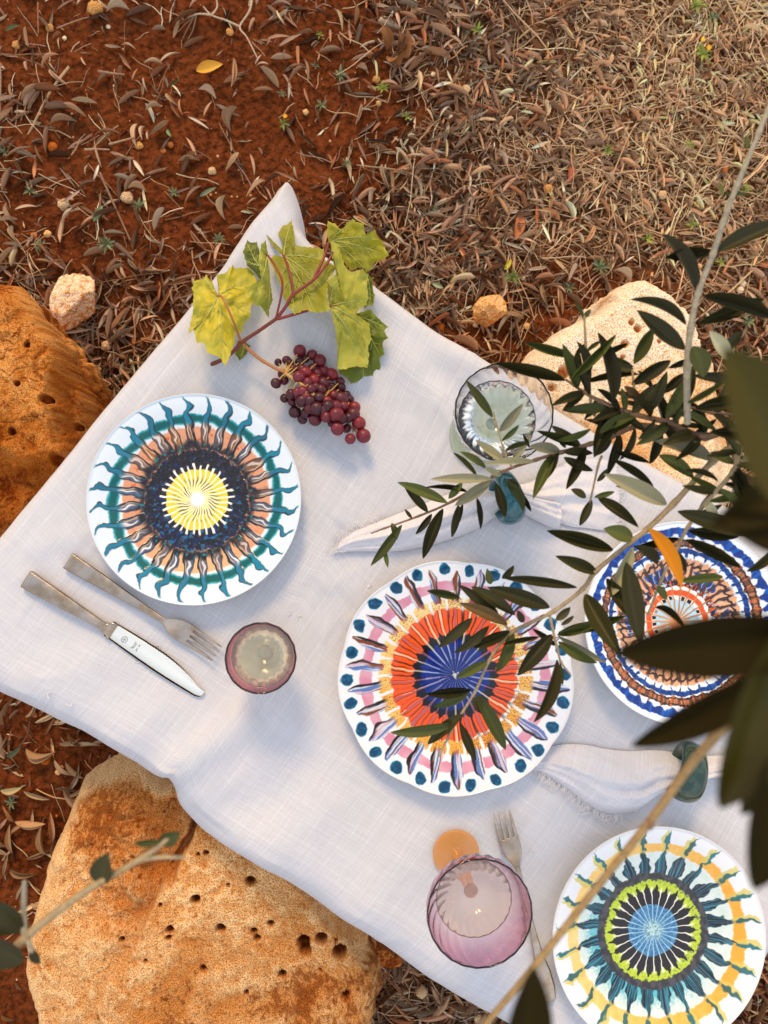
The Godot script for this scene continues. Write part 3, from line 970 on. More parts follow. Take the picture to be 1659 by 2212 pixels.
func build_cloth(tex: Array) -> void:
	for q in [[635, 1062, 735, 1135, 0.0016, 0.006], [650, 1068, 735, 1140, -0.0018, 0.005], [520, 900, 700, 1100, 0.001, 0.02], [880, 800, 1010, 940, 0.0022, 0.018], [930, 790, 1060, 900, -0.0018, 0.015], [980, 760, 1120, 850, 0.0025, 0.018], [560, 560, 700, 700, 0.003, 0.03], [500, 640, 660, 760, -0.002, 0.03],
		[1120, 930, 1290, 1010, 0.003, 0.016], [1180, 940, 1400, 1040, -0.003, 0.02], [300, 900, 420, 760, 0.002, 0.018], [90, 1180, 330, 1130, 0.0014, 0.014], [700, 1250, 900, 1330, 0.0012, 0.015], [640, 1560, 820, 1690, 0.0016, 0.02], [760, 700, 900, 780, 0.002, 0.018], [1010, 1120, 1180, 1190, 0.0014, 0.012], [372, 1668, 520, 1560, 0.007, 0.022], [400, 1800, 560, 1740, -0.005, 0.03], [235, 1630, 330, 1545, 0.004, 0.03], [560, 1880, 700, 1740, 0.003, 0.03], [760, 1990, 860, 1870, 0.003, 0.03], [60, 1490, 190, 1430, 0.003, 0.025], [930, 2060, 1010, 1960, -0.003, 0.03]]:
		creases.append([at(q[0], q[1], TABLE), at(q[2], q[3], TABLE), q[4] * 1.7, q[5]])
	var e := TABLE - 0.014
	var mark := func(l: Array) -> Array:
		var o := []
		for q in l:
			o.append(at(q[0], q[1], q[2] if q.size() > 2 else e))
		return smooth_path(o, 6)
	var lo := TABLE - 0.045
	var c0 := resample(mark.call([[622, 408, TABLE - 0.085], [638, 420, TABLE - 0.085], [653, 470, TABLE - 0.07], [663, 525, TABLE - 0.05], [730, 572], [815, 624], [945, 719], [1065, 792], [1195, 882], [1330, 962], [1480, 1046], [1580, 1102], [1640, 1140], [1800, 1250], [2000, 1390]]), 241)
	var c1 := resample(mark.call([[-190, 1380, lo], [-90, 1440, lo], [0, 1492, lo], [60, 1517, lo], [130, 1552, lo], [200, 1585, lo], [262, 1618, lo], [325, 1662, lo], [352, 1674, lo], [368, 1672, lo], [378, 1690, lo], [388, 1738, lo], [420, 1782, lo], [470, 1815, lo], [560, 1862, lo], [640, 1912, lo], [720, 1965, lo], [800, 2016, lo], [900, 2090, lo], [1000, 2152, lo], [1080, 2196, lo], [1200, 2270, lo], [1400, 2390, lo]]), 241)
	var d0 := resample(mark.call([[622, 408, TABLE - 0.085], [560, 482, TABLE - 0.06], [470, 592], [380, 700], [305, 790], [200, 918], [100, 1040], [0, 1160], [-120, 1300], [-190, 1380, lo]]), 161)
	var d1 := resample(mark.call([[2000, 1390], [1850, 1700], [1660, 2060], [1500, 2300], [1400, 2390, lo]]), 161)
	var nu := 241
	var nv := 161
	var ex := 9
	var ls := 1.35
	var lt := 0.74
	var p := PackedVector3Array()
	var uv := PackedVector2Array()
	for jj in range(-ex, nv + ex):
		var j := clampi(jj, 0, nv - 1)
		var t := float(j) / (nv - 1)
		for ii in range(-ex, nu + ex):
			var i := clampi(ii, 0, nu - 1)
			var s := float(i) / (nu - 1)
			var a: Vector3 = c0[i].lerp(c1[i], t)
			var b: Vector3 = d0[j].lerp(d1[j], s)
			var c: Vector3 = c0[0].lerp(c0[-1], s).lerp(c1[0].lerp(c1[-1], s), t)
			var w := a + b - c
			var far := [[t * lt, c0[i].y, 0.022], [(1 - t) * lt, c1[i].y, 0.06], [s * ls, d0[j].y, 0.025], [(1 - s) * ls, d1[j].y, 0.05]]
			var drop := 0.0
			for f in far:
				var k := clampf(1.0 - f[0] / (f[2] + 1.2 * maxf(0.0, TABLE - 0.05 - f[1])), 0, 1)
				drop = maxf(drop, (TABLE - f[1]) * (1.0 - sqrt(1.0 - k * k * 0.98)) / (1.0 - sqrt(0.02)))
			w.y = TABLE - drop + cloth_y(w.x, w.z) * (1.0 if drop < 0.005 else 1.4)
			var over := maxi(maxi(-jj, jj - nv + 1), maxi(-ii, ii - nu + 1))
			if over > 0:
				var mid := Vector3(0.2, w.y, 0.25)
				w = w.lerp(mid, 0.004 * over + 0.004 * sin(float(ii + jj) * 0.2))
				w.y -= 0.03 * over - 0.02
			p.append(w)
			uv.append(Vector2(s * ls, t * lt) + Vector2(maxi(ii - nu + 1, mini(ii, 0)), maxi(jj - nv + 1, mini(jj, 0))) * 0.02)
	var mb := MB.new()
	mb.grid(p, nu + 2 * ex, nv + 2 * ex, uv, PackedColorArray(), false)
	M.cloth = linen(Color(0.945, 0.945, 0.945), tex, 2.1, 0.055)
	single("tablecloth", mb, M.cloth, Vector3(0, TABLE, 0), "off white woven linen tablecloth spread over the low table", "tablecloth")
	# loose slubs on the weave
	var lint := thing("lint", "tiny white tufts of lint lying on the linen tablecloth", "lint", at(620, 1320, TABLE))
	var lm := MB.new()
	for q in [[622, 1322], [648, 1336], [112, 1500], [152, 1517], [298, 1424], [1150, 1842], [795, 1262], [340, 1400]]:
		var c := at(q[0], q[1], TABLE)
		c.y += cloth_y(c.x, c.z) + 0.001
		var pts := []
		var a0 := rng.randf() * TAU
		for k in 6:
			pts.append(c + Vector3(cos(a0 + k * 0.6), 0.1, sin(a0 + k * 0.6)) * 0.0035)
		lm.tube(pts, taper(6, 0.0006, 0.0004), 4)
	lint.set_meta("kind", "stuff")
	part("tuft", lm.mesh(), M.thread, lint)

# ---------------------------------------------------------------- plates
# The painters give the glaze of a plate at angle a (turns, clockwise as seen from above) and radius r (0 to 1); glaze_h is how thick it lies.
var glaze_h := 0.5
const WHITE := Color(0.885, 0.89, 0.885)

func over(c: Color, d: Color, k: float) -> Color:
	return c.lerp(d, clampf(k, 0, 1))

func nz(x: float, y: float, s: float, o := 0.0) -> float:
	return nc.get_noise_2d(x * s + o, y * s - o)

func nl1(x: float, y: float, s: float) -> float:
	return no.get_noise_2d(x * s + 13.0, y * s)

# streaks that run outwards from the middle, as glaze does
func nrad(a: float, r: float, k: float, o := 0.0) -> float:
	return no.get_noise_2d(cos(a * TAU) * k + r * 1.6 + o, sin(a * TAU) * k - r * 1.6)

func paint_sunflower(a: float, r: float, x: float, y: float) -> Color:
	var na := nz(x, y, 9.0)
	var nb := nz(x, y, 26.0, 5.0)
	var K := 28.0
	var nl := nl1(x, y, 7.0)
	var f := a * K + 0.10 * nl
	f -= 0.16 * sin((r - 0.82) * 24.0) * ss(0.80, 0.9, r)
	var i := floorf(f)
	var p := f - i - 0.5
	var rnd := h1(fposmod(i, K))
	var low := 0.5 - 0.5 * cos((a - 0.02) * TAU)     # towards the right
	var near := clampf(0.5 + 0.5 * sin(a * TAU), 0, 1)  # towards the lower side
	var c := WHITE
	c = over(c, Color(0.86, 0.905, 0.93), ss(0.80, 0.86, r) * 0.6)
	glaze_h = 0.45
	var peach := Color(0.87, 0.60, 0.44).lerp(Color(0.93, 0.76, 0.50), ss(0.75, 1.0, near) * 0.6)
	c = over(c, peach, ss(0.705, 0.69, r + 0.006 * na))
	var ring := absf(r - 0.775 + 0.012 * sin(f * TAU) * 0.5)
	c = over(c, Color(0.16, 0.60, 0.63), ss(0.052, 0.034, ring))
	c = over(c, Color(0.0, 0.34, 0.33), ss(0.036, 0.020, ring) * 0.95)
	# rays
	var w := lerpf(0.36, 0.27, ss(0.55, 0.72, r))
	w = lerpf(w, 0.15, ss(0.70, 0.78, r))
	w = lerpf(w, 0.045, ss(0.86, 0.975, r))
	w *= 1.0 + 0.22 * nrad(a, r, 18.0)
	var on := ss(w + 0.035, w - 0.03, absf(p)) * ss(0.985, 0.965, r) * ss(0.47, 0.52, r)
	var body := Color(0.09, 0.50, 0.60).lerp(Color(0.10, 0.62, 0.74), near * rnd)
	body = body.lerp(Color(0.20, 0.30, 0.38), 0.5 * rnd)
	var brown := Color(0.50, 0.33, 0.22).lerp(Color(0.33, 0.40, 0.50), clampf(rnd + 0.5 * near - 0.2, 0, 1))
	brown = brown.lerp(Color(0.72, 0.40, 0.12), ss(0.62, 0.9, h1(fposmod(i, K) + 40.0)) * (1.0 - near) * 0.8)
	body = brown.lerp(body, ss(0.70, 0.76, r))
	body = over(body, Color(0.93, 0.89, 0.85), ss(0.085, 0.035, absf(p + 0.05 + 0.10 * nl)) * ss(0.76, 0.70, r) * ss(0.55, 0.60, r) * (0.65 + 0.35 * rnd))
	body = over(body, Color(0.88, 0.80, 0.74), ss(0.05, 0.02, absf(p - 0.20 * ss(0.76, 0.6, r))) * ss(0.74, 0.68, r) * ss(0.56, 0.6, r) * 0.7)
	body = over(body, Color(0.80, 0.60, 0.32), ss(0.05, 0.0, absf(p - 0.14 + 0.05 * nb)) * ss(0.74, 0.68, r) * 0.8)
	body = over(body, Color(0.10, 0.07, 0.09), ss(0.55, 0.85, absf(p) / w) * (0.85 if p > 0 else 0.4))
	body = over(body, Color(0.09, 0.06, 0.07), ss(0.60, 0.52, r + 0.05 * nl) * 0.85)
	c = over(c, body, on)
	glaze_h += 0.35 * on * (1.0 - p * p * 6.0)
	# orange blots between rays on the far side
	var blot := ss(0.35, 0.6, nz(x, y, 12.0, 31.0)) * ss(0.5, 0.56, r) * ss(0.67, 0.64, r) * (1.0 - near)
	c = over(c, Color(0.83, 0.34, 0.06), blot * (1.0 - on))
	c = over(c, Color(0.10, 0.55, 0.60), ss(0.25, 0.5, nz(x, y, 14.0, 77.0)) * ss(0.60, 0.52, r) * ss(0.48, 0.5, r) * 0.9)
	c = over(c, Color(0.07, 0.05, 0.05), ss(0.25, 0.1, absf(absf(p) - 0.5)) * ss(0.60, 0.53, r + 0.04 * rnd) * ss(0.48, 0.5, r) * 0.9)
	# the dark ring of thick glaze
	var dark := Color(0.095, 0.07, 0.08).lerp(Color(0.07, 0.13, 0.34), ss(0.1, 0.5, nz(x, y, 11.0, 4.0) + 0.5 * near - 0.25) * 0.9)
	dark = over(dark, Color(0.14, 0.44, 0.60), ss(0.40, 0.65, nz(x, y, 14.0, 9.0) + 0.35 * near - 0.12) * 0.8)
	dark = over(dark, Color(0.26, 0.23, 0.27), ss(0.25, 0.55, nz(x, y, 16.0, 140.0)) * 0.7)
	dark = over(dark, Color(0.45, 0.20, 0.10), ss(0.5, 0.75, nz(x, y, 22.0, 60.0) - 0.3 * near) * 0.7)
	var d := ss(0.500, 0.480, r + 0.018 * nb + 0.012 * nl)
	c = over(c, dark, d)
	glaze_h = lerpf(glaze_h, 0.62 + 0.22 * nl1(x, y, 20.0), d * ss(0.30, 0.34, r))
	# yellow centre and its white rays, a little twisted
	c = over(c, Color(0.97, 0.83, 0.22).lerp(Color(0.98, 0.90, 0.55), ss(0.2, 0.05, r)), ss(0.302, 0.288, r + 0.006 * na))
	var g := (a + 0.07 * ss(0.2, 0.02, r)) * 32.0 + 0.12 * nl1(x, y, 9.0)
	var q := absf(g - floorf(g) - 0.5)
	c = over(c, Color(0.98, 0.96, 0.88), ss(0.21, 0.12, q) * ss(0.372, 0.352, r + 0.03 * h1(floorf(g))))
	c = over(c, Color(0.25, 0.27, 0.32), ss(0.30, 0.42, q) * ss(0.05, 0.09, r) * ss(0.26, 0.16, r) * ss(-0.25, 0.3, nz(x, y, 7.0, 3.0) + 0.25 * na))
	c = over(c, Color(0.94, 0.94, 0.96), ss(0.09, 0.05, r))
	return c

func paint_dotted(a: float, r: float, x: float, y: float) -> Color:
	var na := nz(x, y, 9.0)
	var nb := nz(x, y, 26.0, 5.0)
	var ne := nz(x, y, 60.0, 15.0)
	var K := 26.0
	var nl := nl1(x, y, 7.0)
	var nk := nrad(a, r, 14.0)
	var ns := nrad(a, r, 34.0, 20.0)
	var f := a * K + 0.05 * nl
	var i := floorf(f)
	var p := f - i - 0.5
	var rnd := h1(fposmod(i, K) + 3.0)
	var near := clampf(0.5 + 0.5 * sin(a * TAU), 0, 1)
	var c := Color(0.92, 0.915, 0.91)
	glaze_h = 0.45
	# pink ring
	var pr := absf(r - 0.775 + 0.008 * na)
	c = over(c, Color(0.83, 0.52, 0.60), ss(0.047, 0.036, pr) * (0.85 + 0.2 * nl))
	# cream blobs with rusty specks
	var cell := absf(p)
	var cr := absf(r - 0.615 + 0.01 * nb)
	var cream := ss(0.062, 0.046, cr) * ss(0.47, 0.37, cell)
	c = over(c, Color(0.95, 0.84, 0.55).lerp(Color(0.93, 0.66, 0.20), clampf(near * 0.9 + 0.3 * nl, 0, 1)), cream)
	c = over(c, Color(0.58, 0.28, 0.10), cream * ss(0.22, 0.5, 0.7 * ne + 0.35 * rnd + 0.25 * near * cos(a * TAU)) * 0.7)
	# orange field with scalloped edge, dark wedges
	var edge := 0.575 - 0.03 * pow(absf(p) * 2.0, 3.0) - 0.05 * near * (0.3 + 0.7 * clampf(cos(a * TAU), 0, 1))
	c = over(c, Color(0.96, 0.33, 0.02), ss(edge + 0.01, edge - 0.008, r))
	var wedge := ss(0.34, 0.46, cell + 0.05 * nk) * ss(0.60, 0.50, r) * ss(0.28, 0.33, r)
	c = over(c, Color(0.16, 0.08, 0.03), wedge * (0.10 + 0.75 * ss(0.4, 0.8, h1(i + 9.0))))
	# black ring and blue centre
	c = over(c, Color(0.05, 0.025, 0.04), ss(0.365, 0.345, r + 0.012 * nk - 0.035 * pow(absf(p) * 2.0, 2.0)))
	var blue := Color(0.005, 0.09, 0.40).lerp(Color(0.02, 0.20, 0.58), ss(0.1, 0.6, ns + 0.1))
	c = over(c, blue, ss(0.305, 0.285, r - 0.014 * cos(f * TAU) + 0.012 * nl))
	c = over(c, Color(0.02, 0.06, 0.30), ss(0.3, 0.48, cell) * ss(0.30, 0.1, r) * 0.6)
	# pale rays from the centre out to the cream ring
	var ray := ss(0.10 / maxf(r * 2.2, 0.3), 0.03, absf(p + 0.04 * nk) - 0.01) * ss(0.585, 0.56, r)
	var rc := Color(0.93, 0.87, 0.74).lerp(Color(0.66, 0.36, 0.46), ss(0.45, 0.6, rnd))
	rc = rc.lerp(Color(0.66, 0.75, 0.93), ss(0.34, 0.22, r) * 0.65)
	c = over(c, rc, ray * (0.9 if r > 0.14 else 0.5) * (0.85 + 0.3 * ns))
	glaze_h += 0.3 * ray
	c = over(c, Color(0.12, 0.05, 0.04), ss(0.04, 0.0, absf(absf(p + 0.04 * nk) - 0.15 / maxf(r * 2.0, 0.3))) * ss(0.36, 0.40, r) * ss(0.58, 0.55, r) * 0.8)
	c = over(c, Color(0.95, 0.93, 0.90), ss(0.035, 0.015, r + 0.02 * nb))
	# the outer strokes
	var len := 0.975 - 0.06 * rnd
	var sp := p + 0.02 * sin(r * 18.0 + rnd * 6.0) * ss(0.6, 0.8, r)
	var w := lerpf(0.19, 0.205, ss(0.6, 0.8, r)) * (1.0 + 0.25 * nk) * ss(len + 0.03, len - 0.14, r)
	w = lerpf(w, w * 1.35, near)
	var st := ss(w + 0.03, w - 0.02, absf(sp)) * ss(0.64, 0.70, r + 0.03 * rnd) * ss(len, len - 0.02, r)
	var sc := Color(0.80, 0.83, 0.86).lerp(Color(0.84, 0.70, 0.72), ss(0.0, 0.3, ns + 0.3 * nl))
	sc = over(sc, Color(0.28, 0.42, 0.68), ss(0.05, 0.35, nrad(a, r, 26.0, 50.0) + 0.30 * near - 0.15) * 0.85)
	sc = over(sc, Color(0.50, 0.25, 0.10), ss(0.25, 0.5, nrad(a, r, 22.0, 90.0) - 0.35 * near + 0.12))
	sc = over(sc, Color(0.10, 0.06, 0.07), ss(0.35, 0.70, sp / maxf(w, 0.02) + 0.4 * nk) * 0.92)
	sc = over(sc, Color(0.85, 0.76, 0.5), ss(0.70, 0.62, r) * ss(0.0, 0.3, ne) * 0.7)
	c = over(c, Color(0.50, 0.10, 0.22), ss(0.24, 0.12, absf(p)) * ss(0.05, 0.02, absf(r - 0.675 + 0.02 * nb)) * ss(0.35, 0.6, h1(i + 70.0)) * 0.9)
	c = over(c, sc, st)
	glaze_h += 0.4 * st * (1.0 - sp * sp * 12.0) 
	# blue dots between the strokes
	var g := a * K + 0.5
	var gi := floorf(g)
	var gp := g - gi - 0.5 + 0.10 * (h1(gi) - 0.5)
	var dx := gp / K * TAU * r
	var dy := r - 0.925 + 0.012 * (h1(gi + 20.0) - 0.5)
	var dd := sqrt(dx * dx * 1.15 + dy * dy) + 0.004 * nl1(x, y, 16.0)
	c = over(c, Color(0.20, 0.52, 0.62), ss(0.058, 0.050, dd))
	c = over(c, Color(0.0, 0.24, 0.38).lerp(Color(0.02, 0.36, 0.50), ss(0.0, 0.5, nz(x, y, 16.0))), ss(0.052, 0.044, dd))
	glaze_h += 0.25 * ss(0.058, 0.03, dd)
	return c

func paint_whirl(a: float, r: float, x: float, y: float) -> Color:
	var na := nz(x, y, 9.0)
	var nb := nz(x, y, 26.0, 5.0)
	var K := 44.0
	var f := a * K + 0.25 * na
	var i := floorf(f)
	var p := f - i - 0.5
	var rnd := h1(fposmod(i, K) + 8.0)
	var cell := absf(p)
	var near := clampf(0.5 + 0.5 * sin(a * TAU), 0, 1)
	var c := Color(0.96, 0.96, 0.95)
	glaze_h = 0.45
	var blue := Color(0.03, 0.20, 0.52).lerp(Color(0.06, 0.34, 0.70), ss(-0.1, 0.5, nrad(a, r, 20.0)))
	# blue rim ring with drips
	var inner := 0.865 - 0.022 * cos(f * TAU) * (0.4 + rnd)
	c = over(c, blue, ss(0.945, 0.932, r + 0.008 * na) * ss(inner - 0.012, inner + 0.006, r))
	# brown ring between white beads
	var brown := Color(0.42, 0.26, 0.17).lerp(Color(0.78, 0.47, 0.27), ss(-0.2, 0.4, nrad(a, r, 30.0, 7.0)))
	var br := absf(r - 0.785)
	c = over(c, brown, ss(0.05, 0.038, br - 0.01 * cos(f * TAU)))
	c = over(c, Color(0.10, 0.07, 0.07), ss(0.012, 0.004, absf(br - 0.032 + 0.008 * nb)) * 0.85)
	c = over(c, Color(0.80, 0.40, 0.12), ss(0.36, 0.5, cell) * ss(0.06, 0.03, br) * 0.7)
	# blue band, then scallops
	c = over(c, blue.darkened(0.15), ss(0.735, 0.725, r) * ss(0.66, 0.685, r + 0.02 * cos(f * TAU)))
	c = over(c, Color(0.97, 0.97, 0.96), ss(0.69, 0.68, r) * ss(0.46, 0.36, cell) * ss(0.6, 0.62, r))
	# peach field with streaks of brown and blue
	var field := ss(0.645, 0.63, r + 0.012 * cos(f * TAU))
	var peach := Color(0.91, 0.66, 0.48)
	c = over(c, peach, field)
	c = over(c, Color(0.13, 0.09, 0.08), field * ss(0.016, 0.006, absf(r - 0.585 + 0.012 * sin(f * TAU))) * 0.9)
	var lobe := 0.5 + 0.5 * sin(a * TAU * 6.0 + 2.0 * na + 1.0)
	c = over(c, blue, field * ss(0.56, 0.53, r) * ss(0.35, 0.42, r) * ss(0.45, 0.7, lobe))
	var streak := ss(0.26, 0.4, cell + 0.12 * nrad(a, r, 24.0, 3.0)) * ss(0.66, 0.6, r) * ss(0.36, 0.42, r)
	c = over(c, Color(0.38, 0.20, 0.09).lerp(Color(0.14, 0.12, 0.16), rnd), streak * 0.9)
	c = over(c, Color(0.93, 0.80, 0.66), ss(0.10, 0.03, cell) * ss(0.58, 0.5, r) * ss(0.38, 0.44, r) * 0.75)
	# broken dark ring round the middle
	var mid := ss(0.43, 0.40, r + 0.03 * nb)
	c = over(c, Color(0.28, 0.14, 0.08).lerp(Color(0.85, 0.36, 0.08), ss(0.0, 0.4, nrad(a, r, 16.0, 31.0))), mid)
	c = over(c, Color(0.10, 0.13, 0.30), mid * ss(0.1, 0.4, nz(x, y, 13.0, 70.0)))
	c = over(c, Color(0.75, 0.85, 0.90), mid * ss(0.2, 0.45, nz(x, y, 14.0, 170.0)) * ss(0.34, 0.37, r))
	# centre
	var K2 := 22.0
	var g := a * K2 + 0.15 * na
	var gi := floorf(g)
	var q := absf(g - gi - 0.5)
	c = over(c, Color(0.97, 0.97, 0.96), ss(0.365, 0.35, r + 0.02 * q))
	c = over(c, Color(0.93, 0.34, 0.07), ss(0.325, 0.31, r) * ss(0.255, 0.268, r))
	c = over(c, Color(0.96, 0.96, 0.95), ss(0.262, 0.252, r))
	c = over(c, Color(0.10, 0.06, 0.05), ss(0.26, 0.25, r) * ss(0.21, 0.22, r) * ss(0.30, 0.2, q) * ss(0.2, 0.5, h1(gi + 4.0)))
	c = over(c, Color(0.70, 0.85, 0.91), ss(0.225, 0.21, r))
	var spoke := ss(0.05 / maxf(r, 0.08), 0.2 * 0.05 / maxf(r, 0.08), 0.5 - q) * ss(0.40, 0.34, r)
	c = over(c, Color(0.66, 0.42, 0.26).lerp(Color(0.90, 0.62, 0.36), h1(gi)), spoke * 0.9)
	c = over(c, Color(0.90, 0.47, 0.16), ss(0.13, 0.03, r + 0.05 * na) * (0.6 + 0.6 * nb))
	c = over(c, Color(0.92, 0.42, 0.12), ss(0.24, 0.2, r) * ss(0.35, 0.9, near) * ss(0.0, 0.25, na + 0.2) * 0.6)
	glaze_h += 0.3 * spoke + 0.3 * cos(f * TAU) * ss(0.4, 0.45, r) * ss(0.95, 0.9, r)
	return c

func paint_iris(a: float, r: float, x: float, y: float) -> Color:
	var na := nz(x, y, 9.0)
	var nb := nz(x, y, 26.0, 5.0)
	var K := 24.0
	var f := a * K + 0.12 * na
	var i := floorf(f)
	var p := f - i - 0.5
	var rnd := h1(fposmod(i, K) + 5.0)
	var cell := absf(p)
	var turq := clampf(0.5 + 0.5 * sin((a - 0.10) * TAU), 0, 1)
	var c := Color(0.92, 0.92, 0.91)
	glaze_h = 0.45
	# pale green wash inside, orange ring
	c = over(c, Color(0.80, 0.88, 0.82), ss(0.76, 0.70, r) * (0.6 + 0.5 * na))
	c = over(c, Color(0.32, 0.70, 0.76), ss(0.70, 0.55, r + 0.06 * nb) * ss(0.35, 0.9, turq) * 0.9)
	var deep := 0.55 + 0.45 * cos((a - 0.02) * TAU)
	var orr := absf(r - 0.79 + 0.006 * na)
	c = over(c, Color(0.98, 0.84, 0.54).lerp(Color(0.95, 0.66, 0.20), clampf(deep + 0.25 * na, 0, 1)), ss(0.056, 0.040, orr))
	# thin outer strokes, teal beside yellow
	var sp := p + 0.07 * sin((r - 0.8) * 16.0 + rnd)
	var tw := 0.075 * ss(0.985, 0.90, r) + 0.012
	var on := ss(0.765, 0.785, r + 0.02 * rnd) * ss(0.985, 0.97, r)
	c = over(c, Color(0.84, 0.76, 0.36), ss(tw + 0.04, tw, absf(sp + 0.085)) * ss(0.70, 0.76, r) * ss(0.985, 0.95, r) * 0.8)
	c = over(c, Color(0.16, 0.45, 0.50).lerp(Color(0.22, 0.36, 0.34), rnd), ss(tw + 0.02, tw - 0.04, absf(sp - 0.04)) * on * 0.95)
	# dark petals
	var k := clampf((r - 0.50) / 0.255, 0, 1)
	var w := 0.42 * sqrt(maxf(1.0 - k, 0.0)) * (0.75 + 0.25 * sin(k * 5.0)) * (0.75 + 0.35 * rnd) + 0.03 * ss(0.80, 0.77, r)
	var pet := ss(w + 0.04, w - 0.03, absf(p + 0.06 * nl1(x, y, 9.0))) * ss(0.81 - 0.06 * rnd, 0.77 - 0.06 * rnd, r) * ss(0.48, 0.51, r)
	var pc := Color(0.10, 0.30, 0.34).lerp(Color(0.07, 0.13, 0.16), ss(-0.2, 0.35, nrad(a, r, 26.0, 2.0) + 0.4 * rnd))
	pc = over(pc, Color(0.20, 0.52, 0.60), ss(0.1, 0.4, nrad(a, r, 30.0, 44.0) + 0.4 * turq - 0.3))
	pc = over(pc, Color(0.36, 0.42, 0.48), ss(0.1, 0.4, nrad(a, r, 36.0, 88.0)) * 0.6)
	pc = over(pc, Color(0.04, 0.07, 0.09), ss(0.72, 0.98, absf(p) / maxf(w, 0.02)) * 0.6)
	c = over(c, pc, pet * 0.96)
	glaze_h += 0.3 * pet
	# charcoal ring
	var ring := ss(0.535, 0.52, r + 0.006 * nb) * ss(0.44, 0.46, r - 0.012 * na)
	c = over(c, Color(0.20, 0.19, 0.195).lerp(Color(0.30, 0.29, 0.30), ss(-0.4, 0.5, nl1(x, y, 12.0))), ss(0.535, 0.52, r + 0.006 * nb))
	glaze_h = lerpf(glaze_h, 0.95, ring)
	# lime with dark drips, black collar with pale pins, blue middle
	var ins := ss(0.465, 0.45, r + 0.014 * nb)
	c = over(c, Color(0.76, 0.83, 0.20).lerp(Color(0.64, 0.74, 0.14), ss(0.0, 0.5, nb)), ins)
	var g := a * 26.0 + 0.1 * na
	var gi := floorf(g)
	var q := absf(g - gi - 0.5)
	var drip := 0.34 + 0.075 * pow(q * 2.0, 2.0) + 0.03 * h1(gi) + 0.02 * nb
	c = over(c, Color(0.22, 0.19, 0.18), ins * ss(0.40, 0.47, q + 0.08 * nb) * ss(0.44, 0.38, r) * 0.9)
	c = over(c, Color(0.40, 0.42, 0.40), ins * ss(0.2, 0.5, nz(x, y, 18.0, 21.0)) * clampf(cos((a + 0.02) * TAU), 0, 1) * 0.8)
	c = over(c, Color(0.11, 0.08, 0.075), ss(drip + 0.01, drip - 0.01, r))
	c = over(c, Color(0.95, 0.94, 0.86), ss(0.10 + 0.10 * ss(0.3, 0.38, r), 0.03, q) * ss(0.41, 0.37, r) * ss(0.20, 0.24, r))
	var blue := Color(0.20, 0.42, 0.60).lerp(Color(0.34, 0.56, 0.70), ss(-0.3, 0.4, nb))
	c = over(c, blue, ss(0.242, 0.228, r))
	c = over(c, Color(0.70, 0.85, 0.92), ss(0.242, 0.23, r) * ss(0.16, 0.05, q - 0.02) * 0.75)
	c = over(c, Color(0.80, 0.90, 0.86), ss(0.13, 0.02, r + 0.08 * nb) * 0.85)
	c = over(c, Color(0.30, 0.48, 0.46), ss(0.12, 0.04, r) * ss(0.1, 0.4, nz(x, y, 30.0, 11.0)) * 0.7)
	return c

func glaze(painter: Callable) -> StandardMaterial3D:
	var w := 1024
	var h := 240
	var rgb := PackedByteArray()
	rgb.resize(w * h * 3)
	var bump := PackedByteArray()
	bump.resize(w * h)
	for j in h:
		var r := (j + 0.5) / h
		for i in w:
			var a := (i + 0.5) / w
			var x := r * cos(a * TAU)
			var y := r * sin(a * TAU)
			# a brush in the hand: nothing runs quite true
			var a2 := a + (0.0028 * nl1(x, y, 4.0) + 0.0006 * nl1(y, x, 16.0)) * ss(0.0, 0.25, r)
			var r2 := clampf(r + 0.010 * nl1(y + 3.0, x, 6.0) + 0.005 * nl1(x + 7.0, y, 22.0), 0.0, 1.0) if r < 0.97 else r
			var c: Color = painter.call(fposmod(a2, 1.0), r2, r2 * cos(a2 * TAU), r2 * sin(a2 * TAU))
			var k := j * w + i
			rgb[k * 3] = int(clampf(c.r, 0, 1) * 255)
			rgb[k * 3 + 1] = int(clampf(c.g, 0, 1) * 255)
			rgb[k * 3 + 2] = int(clampf(c.b, 0, 1) * 255)
			bump[k] = int(clampf(glaze_h, 0, 1) * 255)
	var m := mat(Color.WHITE, 0.12)
	m.vertex_color_use_as_albedo = false
	m.albedo_texture = ImageTexture.create_from_image(Image.create_from_data(w, h, false, Image.FORMAT_RGB8, rgb))
	m.heightmap_enabled = true
	m.heightmap_texture = ImageTexture.create_from_image(Image.create_from_data(w, h, false, Image.FORMAT_L8, bump))
	m.heightmap_scale = 0.16
	m.metallic_specular = 0.5
	return m

